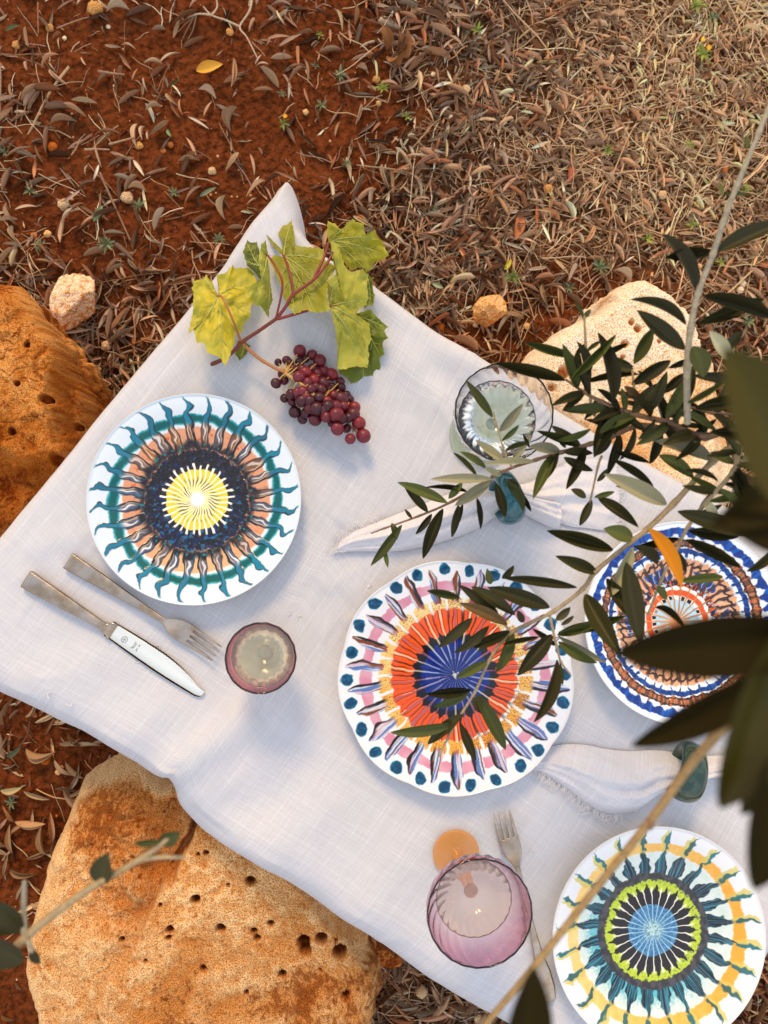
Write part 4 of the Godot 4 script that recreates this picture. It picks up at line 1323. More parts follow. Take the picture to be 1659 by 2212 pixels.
# rise: height of the rim; wave: how far a scalloped edge goes in and out, with lobes of them
func plate(u: float, v: float, radius_marks: float, rise: float, painter: Callable, label: String, wave := 0.0, lobes := 9.0, phase := 0.0) -> void:
	var c := at(u, v, TABLE)
	c.y = TABLE + 0.0035
	var rad := radius_marks * px(TABLE + rise)
	var o := thing("plate", label, "plate", c, "hand painted plates")
	var prof := []   # radius, height, v of the picture
	for k in 45:
		var r := k / 44.0
		var y := 0.005 + 0.004 * ss(0.50, 0.66, r) + (rise - 0.009) * ss(0.60, 1.02, r)
		prof.append([r * 0.985, y, minf(r * 0.985, 0.985)])
	prof.append_array([[0.992, rise + 0.0016, 0.99], [0.999, rise + 0.0012, 0.992], [1.0, rise - 0.001, 0.993], [0.993, rise - 0.004, 0.993], [0.96, rise - 0.0065, 0.993], [0.80, 0.008, 0.993], [0.66, 0.0025, 0.993], [0.62, 0.0, 0.993], [0.58, 0.0, 0.993], [0.57, 0.002, 0.993], [0.3, 0.0022, 0.993], [0.0, 0.0022, 0.993]])
	var nt := 200
	var p := PackedVector3Array()
	var uv := PackedVector2Array()
	for q in prof:
		for i in nt + 1:
			var a := TAU * i / nt
			var lobe := 0.0
			if wave > 0.0:
				var s := absf(sin(a * lobes * 0.5 + phase))
				lobe = wave * (s - 0.6) + wave * 0.5 * sin(a * 2.0 + 1.0)
			var k := 1.0 + lobe * ss(0.6, 1.0, q[0])
			p.append(Vector3(cos(a) * rad * q[0] * k, q[1], sin(a) * rad * q[0] * k))
			uv.append(Vector2(float(i) / nt, q[2]))
	var mb := MB.new()
	mb.grid(p, nt + 1, prof.size(), uv, PackedColorArray(), true, true)
	var m := MeshInstance3D.new()
	m.name = "glazed_dish"
	m.mesh = mb.mesh()
	m.material_override = glaze(painter)
	o.add_child(m, true)

func build_plates() -> void:
	plate(429, 1081, 226.5, 0.021, paint_sunflower, "round plate with yellow centre, black ring and teal tentacle strokes")
	plate(981, 1456, 251.0, 0.019, paint_dotted, "scallop edged plate with blue centre, orange field and blue dots", 0.024, 9.0, 0.4)
	plate(1456, 1341, 222.0, 0.024, paint_whirl, "plate with cobalt blue rim and brown streaks under the olive leaves")
	plate(1404, 2002, 232.0, 0.024, paint_iris, "plate like an eye with lime ring, charcoal circle and orange band")

# ---------------------------------------------------------------- cutlery
# outline stations along a piece: [along 0..1, half width, height, thickness]; a bar with rounded edges
func bar(mb: MB, a: Vector3, b: Vector3, st: Array, sides := 10) -> void:
	var d := b - a
	var x := d.normalized()
	var z := x.cross(Vector3.UP).normalized()
	var p := PackedVector3Array()
	for q in st:
		for i in sides + 1:
			var t := TAU * (i % sides) / sides + PI / sides
			var cs := cos(t)
			var sn := sin(t)
			var e := Vector2(signf(cs) * pow(absf(cs), 0.45), signf(sn) * pow(absf(sn), 0.45))
			var off: float = q[4] if q.size() > 4 else 0.0
			p.append(a + d * q[0] + z * (e.x * q[1] + off) + Vector3.UP * (q[2] + e.y * q[3]))
	mb.grid(p, sides + 1, st.size(), PackedVector2Array(), PackedColorArray(), false, true)

func build_cutlery() -> void:
	var y := TABLE + 0.002
	# knife
	var a := at(61, 1250, y)
	var b := at(236, 1357, y)
	var c := at(443, 1492, y)
	var o := thing("knife", "silver table knife with a curved serrated blade beside the fork", "knife", a)
	var mb := MB.new()
	bar(mb, a, b, [[0.0, 0.0001, 0.005, 0.0001], [0.0, 0.0105, 0.005, 0.0036], [0.022, 0.0108, 0.005, 0.0038], [0.028, 0.0098, 0.005, 0.0032], [0.034, 0.0108, 0.005, 0.0038], [0.05, 0.0108, 0.005, 0.0038], [0.056, 0.0096, 0.005, 0.0032], [0.062, 0.0106, 0.0052, 0.004], [0.5, 0.0078, 0.0055, 0.0042], [0.9, 0.0048, 0.0055, 0.0042], [0.96, 0.0046, 0.0055, 0.0042], [0.96, 0.0001, 0.0055, 0.0001]])
	part("handle", mb.mesh(), M.steel, o)
	mb = MB.new()
	bar(mb, a, b, [[0.955, 0.0001, 0.0055, 0.0001], [0.955, 0.0056, 0.0055, 0.0048], [0.985, 0.0062, 0.0055, 0.005], [1.02, 0.0074, 0.005, 0.0042], [1.05, 0.0098, 0.004, 0.0026], [1.065, 0.0102, 0.0036, 0.0018], [1.065, 0.0001, 0.0036, 0.0001]], 14)
	part("bolster", mb.mesh(), M.steel, o)
	mb = MB.new()
	var d := c - b
	var x := d.normalized()
	var z := x.cross(Vector3.UP).normalized()    # towards the lower edge of the blade is -z... the serrations are on the upper side
	var p := PackedVector3Array()
	var n := 72
	for k in n + 1:
		var t := float(k) / n
		var hi := 0.0096 + 0.0020 * sin(t * PI) - 0.0125 * pow(maxf(t - 0.45, 0.0) / 0.55, 2.2)
		var lo := 0.0094 + 0.0030 * sin(t * PI * 0.75) - 0.0008 * ss(0.5, 1.0, t)
		if t > 0.93:
			var e := sqrt(maxf(1.0 - pow((t - 0.93) / 0.07, 2.0), 0.0))
			var m := (hi - lo) * 0.5
			hi = m + (hi - m) * e
			lo = -m + (lo + m) * e
		if t > 0.36 and t < 0.8 and k % 2 == 0:
			hi -= 0.0005
		for q in [[-lo, 0.0], [-lo * 0.6, 0.0011], [0.0, 0.0014], [hi * 0.7, 0.0010], [hi, 0.0], [0.0, -0.0006], [-lo, 0.0]]:
			p.append(b + d * t - z * q[0] + Vector3.UP * (0.0022 + q[1]))
	mb.grid(p, 7, n + 1, PackedVector2Array(), PackedColorArray(), true, true)
	var bl := part("blade", mb.mesh(), M.blade, o)
	# the stamps near the bolster: a ring with two upright strokes and a bar, two small crossed figures and a line of tiny strokes
	mb = MB.new()
	var at_blade := func(t: float, s: float) -> Vector3:
		return b + d * t + z * s + Vector3.UP * 0.00385 - o.position
	var ring := []
	for k in 17:
		ring.append(at_blade.call(0.17 + 0.0 + 0.026 * cos(TAU * k / 16), 0.0005 + 0.0036 * sin(TAU * k / 16)))
	mb.tube(ring, taper(17, 0.00022, 0.00022), 4)
	for q in [[0.158, -0.0012, 0.158, 0.0022], [0.17, -0.0024, 0.17, 0.0034], [0.182, -0.0012, 0.182, 0.0022], [0.158, 0.0005, 0.182, 0.0005], [0.262, 0.0045, 0.262, -0.0045], [0.25, 0.0045, 0.268, 0.003], [0.272, 0.0043, 0.272, -0.004], [0.278, 0.003, 0.283, -0.003], [0.30, 0.0045, 0.315, 0.0005], [0.315, 0.0045, 0.30, 0.0005], [0.30, -0.001, 0.315, -0.004], [0.315, -0.001, 0.30, -0.004]]:
		mb.tube([at_blade.call(q[0], q[1]), at_blade.call(q[2], q[3])], [0.0002, 0.0002], 4)
	var mk := part("stamp", mb.mesh(), M.mark, bl, true)
	mk.position = Vector3.ZERO
	mk.position = o.position
	# forks
	fork(at(150, 1211, y), at(357, 1338, y), at(473, 1411, y), "silver table fork with a flat handle between knife and plate", false)
	fork(at(1186, 2160, y), at(1111, 1862, y), at(1080, 1748, y), "silver fork lying partly under the pink wine glass", true)

func fork(a: Vector3, b: Vector3, c: Vector3, label: String, fiddle: bool) -> void:
	var o := thing("fork", label, "fork", a)
	var mb := MB.new()
	if not fiddle:
		bar(mb, a, b, [[0.0, 0.0001, 0.004, 0.0001], [0.0, 0.0098, 0.004, 0.0022], [0.02, 0.01, 0.004, 0.0023], [0.025, 0.0092, 0.004, 0.0018], [0.03, 0.01, 0.004, 0.0023], [0.045, 0.01, 0.004, 0.0023], [0.05, 0.009, 0.004, 0.0018], [0.056, 0.0098, 0.0042, 0.0024], [0.4, 0.0074, 0.005, 0.002], [0.75, 0.0046, 0.008, 0.002], [0.93, 0.0036, 0.0105, 0.0022], [1.0, 0.0034, 0.0115, 0.0022]])
	else:
		bar(mb, a, b, [[0.0, 0.0001, 0.004, 0.0001], [0.0, 0.004, 0.004, 0.001], [0.02, 0.0075, 0.004, 0.0018], [0.1, 0.0100, 0.0046, 0.0022], [0.22, 0.0094, 0.0055, 0.0022], [0.36, 0.0052, 0.0075, 0.0022], [0.55, 0.0034, 0.0100, 0.0024], [0.85, 0.0030, 0.0120, 0.0024], [1.0, 0.0034, 0.0120, 0.0022]])
	part("handle", mb.mesh(), M.steel, o)
	mb = MB.new()
	var d := c - b
	bar(mb, b, c, [[-0.03, 0.0034, 0.0118, 0.0018], [0.05, 0.0048, 0.0112, 0.0016], [0.14, 0.0085, 0.009, 0.0013], [0.24, 0.0112, 0.0066, 0.0012], [0.36, 0.0119, 0.0048, 0.0012], [0.47, 0.0119, 0.0042, 0.0012], [0.475, 0.0117, 0.0042, 0.0003]], 16)
	part("head", mb.mesh(), M.steel, o)
	for k in 4:
		mb = MB.new()
		var s := (k - 1.5) * 0.0062
		bar(mb, b, c, [[0.44, 0.0021, 0.0042, 0.0010, s], [0.6, 0.0018, 0.0044, 0.0010, s], [0.85, 0.0015, 0.0064, 0.0009, s * 0.98], [0.96, 0.0010, 0.008, 0.0007, s * 0.97], [1.0, 0.0003, 0.0088, 0.0003, s * 0.97]], 8)
		part("tine", mb.mesh(), M.steel, o)

# ---------------------------------------------------------------- glasses
# a lathe: prof [[radius, height], ...] from the axis round the outside and back; rib: depth, count and twist of flutes on the wall
func lathe(prof: Array, base: Vector3, nt := 120, rib := 0.0, count := 20.0, twist := 0.0, low := Color.WHITE, high := Color.WHITE) -> MB:
	var p := PackedVector3Array()
	var c := PackedColorArray()
	var y0 := 9.0
	var y1 := -9.0
	for q in prof:
		y0 = minf(y0, q[1])
		y1 = maxf(y1, q[1])
	for q in prof:
		for i in nt + 1:
			var a := TAU * (i % nt) / nt
			var k: float = 1.0 + (rib * (q[2] if q.size() > 2 else 0.0)) * cos(count * (a + twist * q[1]))
			p.append(base + Vector3(cos(a) * q[0] * k, q[1], sin(a) * q[0] * k))
			c.append(low.lerp(high, ss(0.25, 0.8, (q[1] - y0) / maxf(y1 - y0, 0.001))))
	var mb := MB.new()
	mb.grid(p, nt + 1, prof.size(), PackedVector2Array(), c, false, true)
	return mb

func curve_prof(pts: Array, each := 5) -> Array:
	var v := []
	for q in pts:
		v.append(Vector3(q[0], q[1], q[2] if q.size() > 2 else 0.0))
	var out := []
	for q in smooth_path(v, each):
		out.append([maxf(q.x, 0.0), q.y, clampf(q.z, 0.0, 1.0)])
	return out

func goblet(foot: Vector3, height: float, bowl_from: float, rim: float, foot_r: float, stem_r: float, wall: float, level: float, mats: Array, drink: Material, rib: Array, low: Color, high: Color, label: String) -> void:
	var o := thing("wine_glass", label, "glass", foot)
	var f := lathe(curve_prof([[0.0, 0.0], [foot_r * 0.6, 0.0], [foot_r * 0.96, 0.0003], [foot_r, 0.0014], [foot_r * 0.96, 0.0026], [foot_r * 0.6, 0.0036], [foot_r * 0.25, 0.0055], [stem_r * 1.3, 0.010], [0.0, 0.011]], 4), foot, 72)
	part("foot", f.mesh(), mats[0], o)
	var s := lathe(curve_prof([[0.0, 0.0107], [stem_r * 1.25, 0.0108], [stem_r, 0.018], [stem_r * 0.9, bowl_from * 0.6], [stem_r * 1.1, bowl_from - 0.006], [stem_r * 1.5, bowl_from - 0.0012], [0.0, bowl_from - 0.0008]], 4), foot, 40)
	part("stem", s.mesh(), mats[1], o)
	var h := height - bowl_from
	var outer := [[0.0, bowl_from, 0.0], [rim * 0.20, bowl_from + h * 0.02, 0.1], [rim * 0.45, bowl_from + h * 0.12, 0.5], [rim * 0.72, bowl_from + h * 0.33, 1.0], [rim * 0.92, bowl_from + h * 0.6, 1.0], [rim * 1.0, bowl_from + h * 0.85, 0.6], [rim * 1.0, height, 0.25]]
	var inner := [[rim - wall, height - 0.0002, 0.25], [rim - wall, bowl_from + h * 0.85, 0.5], [rim * 0.92 - wall, bowl_from + h * 0.61, 0.8], [rim * 0.72 - wall, bowl_from + h * 0.35 + wall * 0.2, 0.8], [rim * 0.45 - wall * 0.6, bowl_from + h * 0.13 + wall * 0.6, 0.4], [rim * 0.18, bowl_from + h * 0.03 + wall, 0.1], [0.0, bowl_from + wall * 1.2, 0.0]]
	var prof := curve_prof(outer, 6)
	prof.append([rim - wall * 0.5, height + wall * 0.5, 0.25])
	prof.append_array(curve_prof(inner, 6))
	part("bowl", lathe(prof, foot, 160, rib[0], rib[1], rib[2], low, high).mesh(), mats[2], o)
	if level > 0.0:
		# the wine reaches a hair into the wall, as it wets it
		var ly := bowl_from + h * level
		var lp := []
		for q in curve_prof(inner, 6):
			if q[1] <= ly:
				lp.append([q[0] + 0.0004 if q[0] > 0.001 else 0.0, q[1] - 0.0003, q[2]])
		lp.reverse()
		lp.append([lp[-1][0] + (ly - lp[-1][1]) * 0.4, ly, 0.3])
		lp.append([lp[-1][0] * 0.97, ly - 0.0003, 0.0])
		lp.append([0.0, ly - 0.0003, 0.0])
		part("wine", lathe(lp, foot, 120, rib[0], rib[1], rib[2]).mesh(), drink, o)

func build_glasses() -> void:
	var y := TABLE + 0.003
	goblet(at(1036, 940, y), 0.137, 0.066, 0.0505, 0.036, 0.0046, 0.0015, 0.50, [M.glass_sage, M.glass_sage, M.glass_clear], M.water, [0.020, 22.0, 9.0], Color.WHITE, Color(0.985, 0.99, 1.0), "clear twisted wine glass on a pale green foot at the table's upper edge")
	goblet(at(985, 1843, y), 0.150, 0.094, 0.0505, 0.0265, 0.0048, 0.0015, 0.42, [M.glass_amber, M.glass_amber, M.glass_clear], M.wine, [0.016, 24.0, 10.0], Color(0.985, 0.91, 0.92), Color(0.90, 0.67, 0.74), "wide pink wine glass with an amber stem and foot")
	goblet(at(577, 1405, y), 0.072, 0.022, 0.0375, 0.028, 0.0062, 0.0020, 0.62, [M.glass_sage, M.glass_sage, M.glass_clear], M.wine, [0.014, 18.0, 0.0], Color(0.985, 0.975, 0.93), Color(0.87, 0.55, 0.58), "small low rose pink glass beside the fork tines")

# ---------------------------------------------------------------- napkins and rings
func napkin_mark(q: Array, second: bool) -> Vector3:
	var u: float = (1250 + q[0] / 1.508) * 0.5486 if not second else (1400 + q[0] / 1.0215) * 0.5486
	var v: float = (1350 + q[1] / 1.508) * 0.5486 if not second else (2000 + q[1] / 1.0215) * 0.5486
	return at(u, v, TABLE + 0.01)

# cloth lofted through stations [upper edge, lower edge, height, fold]; returns its two edges
func napkin_loft(mb: MB, st: Array, second: bool, sd: float) -> Array:
	var up := []
	var lo := []
	var hh := []
	for q in st:
		up.append(napkin_mark(q[0], second))
		lo.append(napkin_mark(q[1], second))
		hh.append(Vector3(q[2], q[3], 0))
	up = smooth_path(up, 8)
	lo = smooth_path(lo, 8)
	hh = smooth_path(hh, 8)
	var nv := 33
	var p := PackedVector3Array()
	var uv := PackedVector2Array()
	for j in up.size():
		for k in nv:
			var t := float(k) / (nv - 1)
			var w: Vector3 = up[j].lerp(lo[j], t)
			var hump: float = hh[j].x * pow(sin(PI * clampf(t, 0.0, 1.0)), 0.8)
			var fold: float = hh[j].y * (sin(t * 13.0 + sd + j * 0.05 + 1.6 * n1.get_noise_2d(j * 0.06, sd)) + 0.6 * sin(t * 27.0 + sd * 2.0 - j * 0.04) + 1.3 * n1.get_noise_2d(t * 3.0 + sd, j * 0.05)) * sin(PI * t)
			w.y = TABLE + 0.0035 + hump + fold + 0.0030 * n1.get_noise_2d(w.x * 32.0, w.z * 32.0 + sd) * sin(PI * t)
			p.append(w)
			uv.append(Vector2(w.x + w.z * 0.5, w.z - w.x * 0.5))
	mb.grid(p, nv, up.size(), uv, PackedColorArray(), true)
	return [up, lo]

func fringe(mb: MB, edge: Array, n: int, ln: float, away: Vector3) -> void:
	for q in resample(edge, n):
		var b: Vector3 = q
		b.y = TABLE + 0.004 + rng.randf() * 0.003
		var d := (away.normalized() + Vector3(rng.randf_range(-0.7, 0.7), 0, rng.randf_range(-0.7, 0.7))).normalized() * ln * rng.randf_range(0.3, 1.0)
		var side := Vector3(-d.z, 0, d.x) * rng.randf_range(-0.6, 0.6)
		var pts := smooth_path([b - d * 0.3, b + d * 0.3 + side * 0.3, b + d * 0.7 + side + Vector3(0, 0.002, 0), b + d + side * rng.randf_range(-0.4, 1.6)], 3)
		mb.tube(pts, taper(pts.size(), 0.00038, 0.00025), 4)

# a fat glazed ring standing on edge round a napkin; dir: along the napkin
func napkin_ring(mb: MB, c: Vector3, dir: Vector3, lean: float, big: float, wide: float, thick: float) -> void:
	var x := dir.normalized()
	var z := x.cross(Vector3.UP).normalized()
	var up := (Vector3.UP + x * lean).normalized()
	x = z.cross(up) * -1.0
	var p := PackedVector3Array()
	var nt := 64
	var ns := 20
	for j in ns + 1:
		var b := TAU * (j % ns) / ns
		for i in nt + 1:
			var a := TAU * (i % nt) / nt
			var d := z * cos(a) + up * sin(a)
			var k := 1.0 + 0.05 * sin(a * 2.0 + 0.6)
			p.append(c + d * (big * k + thick * cos(b)) + x * (wide * sin(b) * (1.0 + 0.12 * sin(a + 1.0))))
	mb.grid(p, nt + 1, ns + 1, PackedVector2Array(), PackedColorArray(), false, true)

func build_napkins(tex: Array) -> void:
	var m := linen(Color(1.0, 0.99, 0.99), tex, 2.6, 0.09)
	# first napkin: a long point to the left, gathered in the ring, spread beyond it
	var o := thing("napkin", "white frayed linen napkin pulled through the teal ring", "napkin", at(1000, 1090, TABLE))
	var mb := MB.new()
	var e := napkin_loft(mb, [[[95, 1225], [110, 1242], 0.002, 0.0], [[190, 1130], [240, 1238], 0.008, 0.001], [[400, 1045], [480, 1236], 0.014, 0.0025], [[600, 965], [700, 1196], 0.020, 0.003], [[770, 900], [880, 1136], 0.026, 0.004], [[930, 868], [1000, 1075], 0.032, 0.004], [[1045, 868], [1090, 1010], 0.036, 0.003], [[1120, 880], [1150, 1000], 0.037, 0.002]], false, 1.0)
	part("point", mb.mesh(), m, o)
	var fr := MB.new()
	fringe(fr, e[0].slice(0, 16), 34, 0.014, Vector3(-0.5, 0, -1))
	fringe(fr, [e[0][0], e[1][0], e[1][4]], 8, 0.016, Vector3(-1, 0, 0.2))
	fringe(fr, e[0].slice(24, 44), 22, 0.010, Vector3(-0.3, 0, -1))
	mb = MB.new()
	var g := napkin_loft(mb, [[[1120, 870], [1150, 1000], 0.036, 0.002], [[1200, 880], [1220, 1010], 0.033, 0.003], [[1320, 900], [1330, 1065], 0.024, 0.003], [[1400, 905], [1400, 1095], 0.016, 0.003], [[1440, 915], [1445, 1105], 0.012, 0.002]], false, 4.0)
	part("fold", mb.mesh(), m, o)
	mb = MB.new()
	var k := napkin_loft(mb, [[[1140, 830], [1160, 960], 0.030, 0.002], [[1250, 830], [1300, 1000], 0.018, 0.003], [[1420, 740], [1480, 1080], 0.010, 0.003], [[1560, 690], [1620, 1100], 0.006, 0.002], [[1700, 690], [1740, 1115], 0.004, 0.002], [[1800, 700], [1800, 1120], 0.002, 0.001]], false, 7.0)
	part("tail", mb.mesh(), m, o)
	fringe(fr, k[0].slice(8, 20), 24, 0.011, Vector3(-0.4, 0, -1))
	fringe(fr, [k[0][-1], k[1][-1]], 40, 0.013, Vector3(1, 0, 0.1))
	fringe(fr, [g[0][-1], g[1][-1]], 16, 0.005, Vector3(1, 0, -0.1))
	var f := part("fringe", fr.mesh(), M.thread, o)
	f.set_meta("kind", "stuff")
	mb = MB.new()
	var c := at(1092, 1074, TABLE + 0.032)
	c.y = TABLE + 0.0335
	napkin_ring(mb, c, at(1200, 1055, TABLE) - at(1000, 1105, TABLE), 0.10, 0.0245, 0.0118, 0.0075)
	single("napkin_ring", mb, M.ring_teal, c, "glossy teal ceramic napkin ring under the olive sprig", "napkin ring")
	# second napkin
	o = thing("napkin", "white napkin with frayed hem gathered in the dark green ring", "napkin", at(1300, 1640, TABLE))
	mb = MB.new()
	e = napkin_loft(mb, [[[690, 1035], [700, 1046], 0.001, 0.0], [[745, 985], [775, 1082], 0.008, 0.001], [[830, 958], [860, 1138], 0.014, 0.002], [[930, 958], [960, 1212], 0.020, 0.003], [[1010, 974], [1040, 1238], 0.022, 0.003], [[1110, 984], [1135, 1226], 0.024, 0.004], [[1190, 980], [1215, 1165], 0.030, 0.003], [[1270, 985], [1290, 1128], 0.034, 0.002], [[1330, 1010], [1345, 1110], 0.034, 0.002]], true, 2.0)
	part("point", mb.mesh(), m, o)
	fr = MB.new()
	fringe(fr, e[1].slice(2, 36), 100, 0.012, Vector3(-0.5, 0, 1))
	fringe(fr, [napkin_mark([1130, 1226], true), napkin_mark([1150, 1180], true), napkin_mark([1215, 1130], true), napkin_mark([1290, 1060], true)], 44, 0.009, Vector3(-1, 0, -0.7))
	var lp := []
	for q in [[935, 1180], [915, 1205], [905, 1240], [930, 1238], [975, 1232], [1010, 1236]]:
		var w := napkin_mark(q, true)
		w.y = TABLE + 0.003
		lp.append(w)
	lp = smooth_path(lp, 4)
	fr.tube(lp, taper(lp.size(), 0.0005, 0.0004), 5)
	part("fringe", fr.mesh(), M.thread, o).set_meta("kind", "stuff")
	mb = MB.new()
	napkin_loft(mb, [[[1340, 1015], [1340, 1105], 0.034, 0.002], [[1410, 1005], [1415, 1095], 0.026, 0.002], [[1500, 1000], [1510, 1092], 0.018, 0.003], [[1600, 992], [1620, 1100], 0.012, 0.003], [[1760, 985], [1760, 1120], 0.006, 0.002]], true, 5.0)
	part("tail", mb.mesh(), m, o)
	mb = MB.new()
	c = at(1482, 1665, TABLE + 0.032)
	c.y = TABLE + 0.0335
	napkin_ring(mb, c, Vector3(1, 0, 0.30), -0.15, 0.0245, 0.0145, 0.0085)
	single("napkin_ring", mb, M.ring_green, c, "glossy dark green ceramic napkin ring with a small orange chip", "napkin ring")

# ---------------------------------------------------------------- grapes and vine leaves
func gm(x: float, y: float, h: float) -> Vector3:
	return at(384.0 + x * 0.29762, 384.0 + y * 0.29762, TABLE + h)

# a vine leaf: its stalk end j, marks round its margin, lowest and highest height, tints, and tips that veins run to
func vine_leaf(parent: Node3D, j: Array, margin: Array, h0: float, h1_: float, tilt: Vector2, c_mid: Color, c_edge: Color, veins: Array, sd: float, holes := []) -> void:
	var hj := h0 + (h1_ - h0) * 0.55
	var n := margin.size()
	var cen := Vector2.ZERO
	for q in margin:
		cen += Vector2(q[0], q[1]) / n
	# a centre from which the whole margin can be seen: between stalk end and middle
	var core := Vector2(j[0], j[1]).lerp(cen, 0.72)
	var rimv := []
	for k in n:
		var a := Vector2(margin[k][0], margin[k][1])
		var b := Vector2(margin[(k + 1) % n][0], margin[(k + 1) % n][1])
		var ln := a.distance_to(b)
		var teeth := maxi(1, int(round(ln / 42.0)))
		for t in teeth:
			var f := float(t) / teeth
			rimv.append(a.lerp(b, f))
			var mid := a.lerp(b, (t + 0.72) / teeth)
			var out := Vector2(b.y - a.y, a.x - b.x).normalized()
			if (mid + out * 5.0).distance_to(core) < mid.distance_to(core):
				out = -out
			rimv.append(mid - out * minf(ln / teeth * 0.13, 7.0))
	var nr := 14
	var p := PackedVector3Array()
	var c := PackedColorArray()
	var m := rimv.size()
	var hgt := func(q: Vector2) -> float:
		var d := (q - core) / 260.0
		var y := hj + tilt.x * d.x * 0.05 + tilt.y * d.y * 0.05
		y += 0.007 * n1.get_noise_2d(q.x * 0.004 + sd, q.y * 0.004) + 0.0028 * n1.get_noise_2d(q.x * 0.013, q.y * 0.013 + sd)
		for v in veins:
			var a := Vector2(j[0], j[1])
			var b := Vector2(v[0], v[1])
			var t := clampf((q - a).dot(b - a) / (b - a).length_squared(), 0, 1)
			var off := (q - a - (b - a) * t).length()
			y -= 0.0014 * exp(-off * off / 260.0)
		return clampf(y, 0.004, 0.2)
	for r in nr + 1:
		var k := float(r) / nr
		for i in m + 1:
			var q: Vector2 = core.lerp(rimv[i % m], k)
			var w := gm(q.x, q.y, 0.0)
			var y: float = hgt.call(q)
			w = gm(q.x, q.y, y - 0.006 * k * k * (0.5 + 0.5 * sin(i * 0.19 + sd)))
			p.append(w)
			var f := 0.5 + 0.5 * n1.get_noise_2d(q.x * 0.012 + sd * 3.0, q.y * 0.012)
			var g := n2.get_noise_2d(q.x * 0.05, q.y * 0.05 + sd)
			var col := c_mid.lerp(c_edge, clampf(ss(0.35, 1.0, k) * 0.6 + (f - 0.5) * 1.1 + 0.15 * g, 0, 1))
			if g > 0.55:
				col = col.lerp(Color(0.62, 0.45, 0.08), 0.5 * ss(0.55, 0.8, g))
			if k > 0.985 and i % 2 == 0:
				col = col.lerp(Color(0.80, 0.72, 0.20), 0.5)
			for v in veins:
				var a := Vector2(j[0], j[1])
				var b := Vector2(v[0], v[1])
				var t := (q - a).dot(b - a) / (b - a).length_squared()
				if t > 0.05 and t < 1.0:
					var off := (q - a - (b - a) * t).length()
					col = col.lerp(Color(0.80, 0.80, 0.42), 0.35 * exp(-off * off / 60.0))
			c.append(col)
	var mb := MB.new()
	mb.grid(p, m + 1, nr + 1, PackedVector2Array(), c, true, true)
	var o := part("leaf", mb.mesh(), M.vine_leaf, parent)
	var vm := MB.new()
	for v in veins:
		var a := Vector2(j[0], j[1])
		var b := Vector2(v[0], v[1])
		var line := []
		for k in 9:
			var q := a.lerp(b, k / 8.0 * 0.93) + Vector2(b.y - a.y, a.x - b.x) * 0.035 * sin(PI * k / 8.0)
			line.append(gm(q.x, q.y, hgt.call(q) + 0.0006))
		vm.tube(line, taper(9, 0.0008, 0.0003), 5, Color(0.76, 0.76, 0.40))
		for k in [2, 4, 6]:
			for s in [-1.0, 1.0]:
				var q0 := a.lerp(b, k / 9.0)
				var q1: Vector2 = q0 + (b - a).rotated(s * 0.75) * (0.30 - 0.02 * k)
				if Geometry2D.is_point_in_polygon(q1, PackedVector2Array(rimv)):
					vm.tube([gm(q0.x, q0.y, hgt.call(q0) + 0.0005), gm(q0.lerp(q1, 0.5).x, q0.lerp(q1, 0.5).y, hgt.call(q0.lerp(q1, 0.5)) + 0.0005), gm(q1.x, q1.y, hgt.call(q1) + 0.0004)], [0.0005, 0.0004, 0.0002], 4, Color(0.72, 0.73, 0.34))
	part("vein", vm.mesh(), M.vine_leaf, o, true)

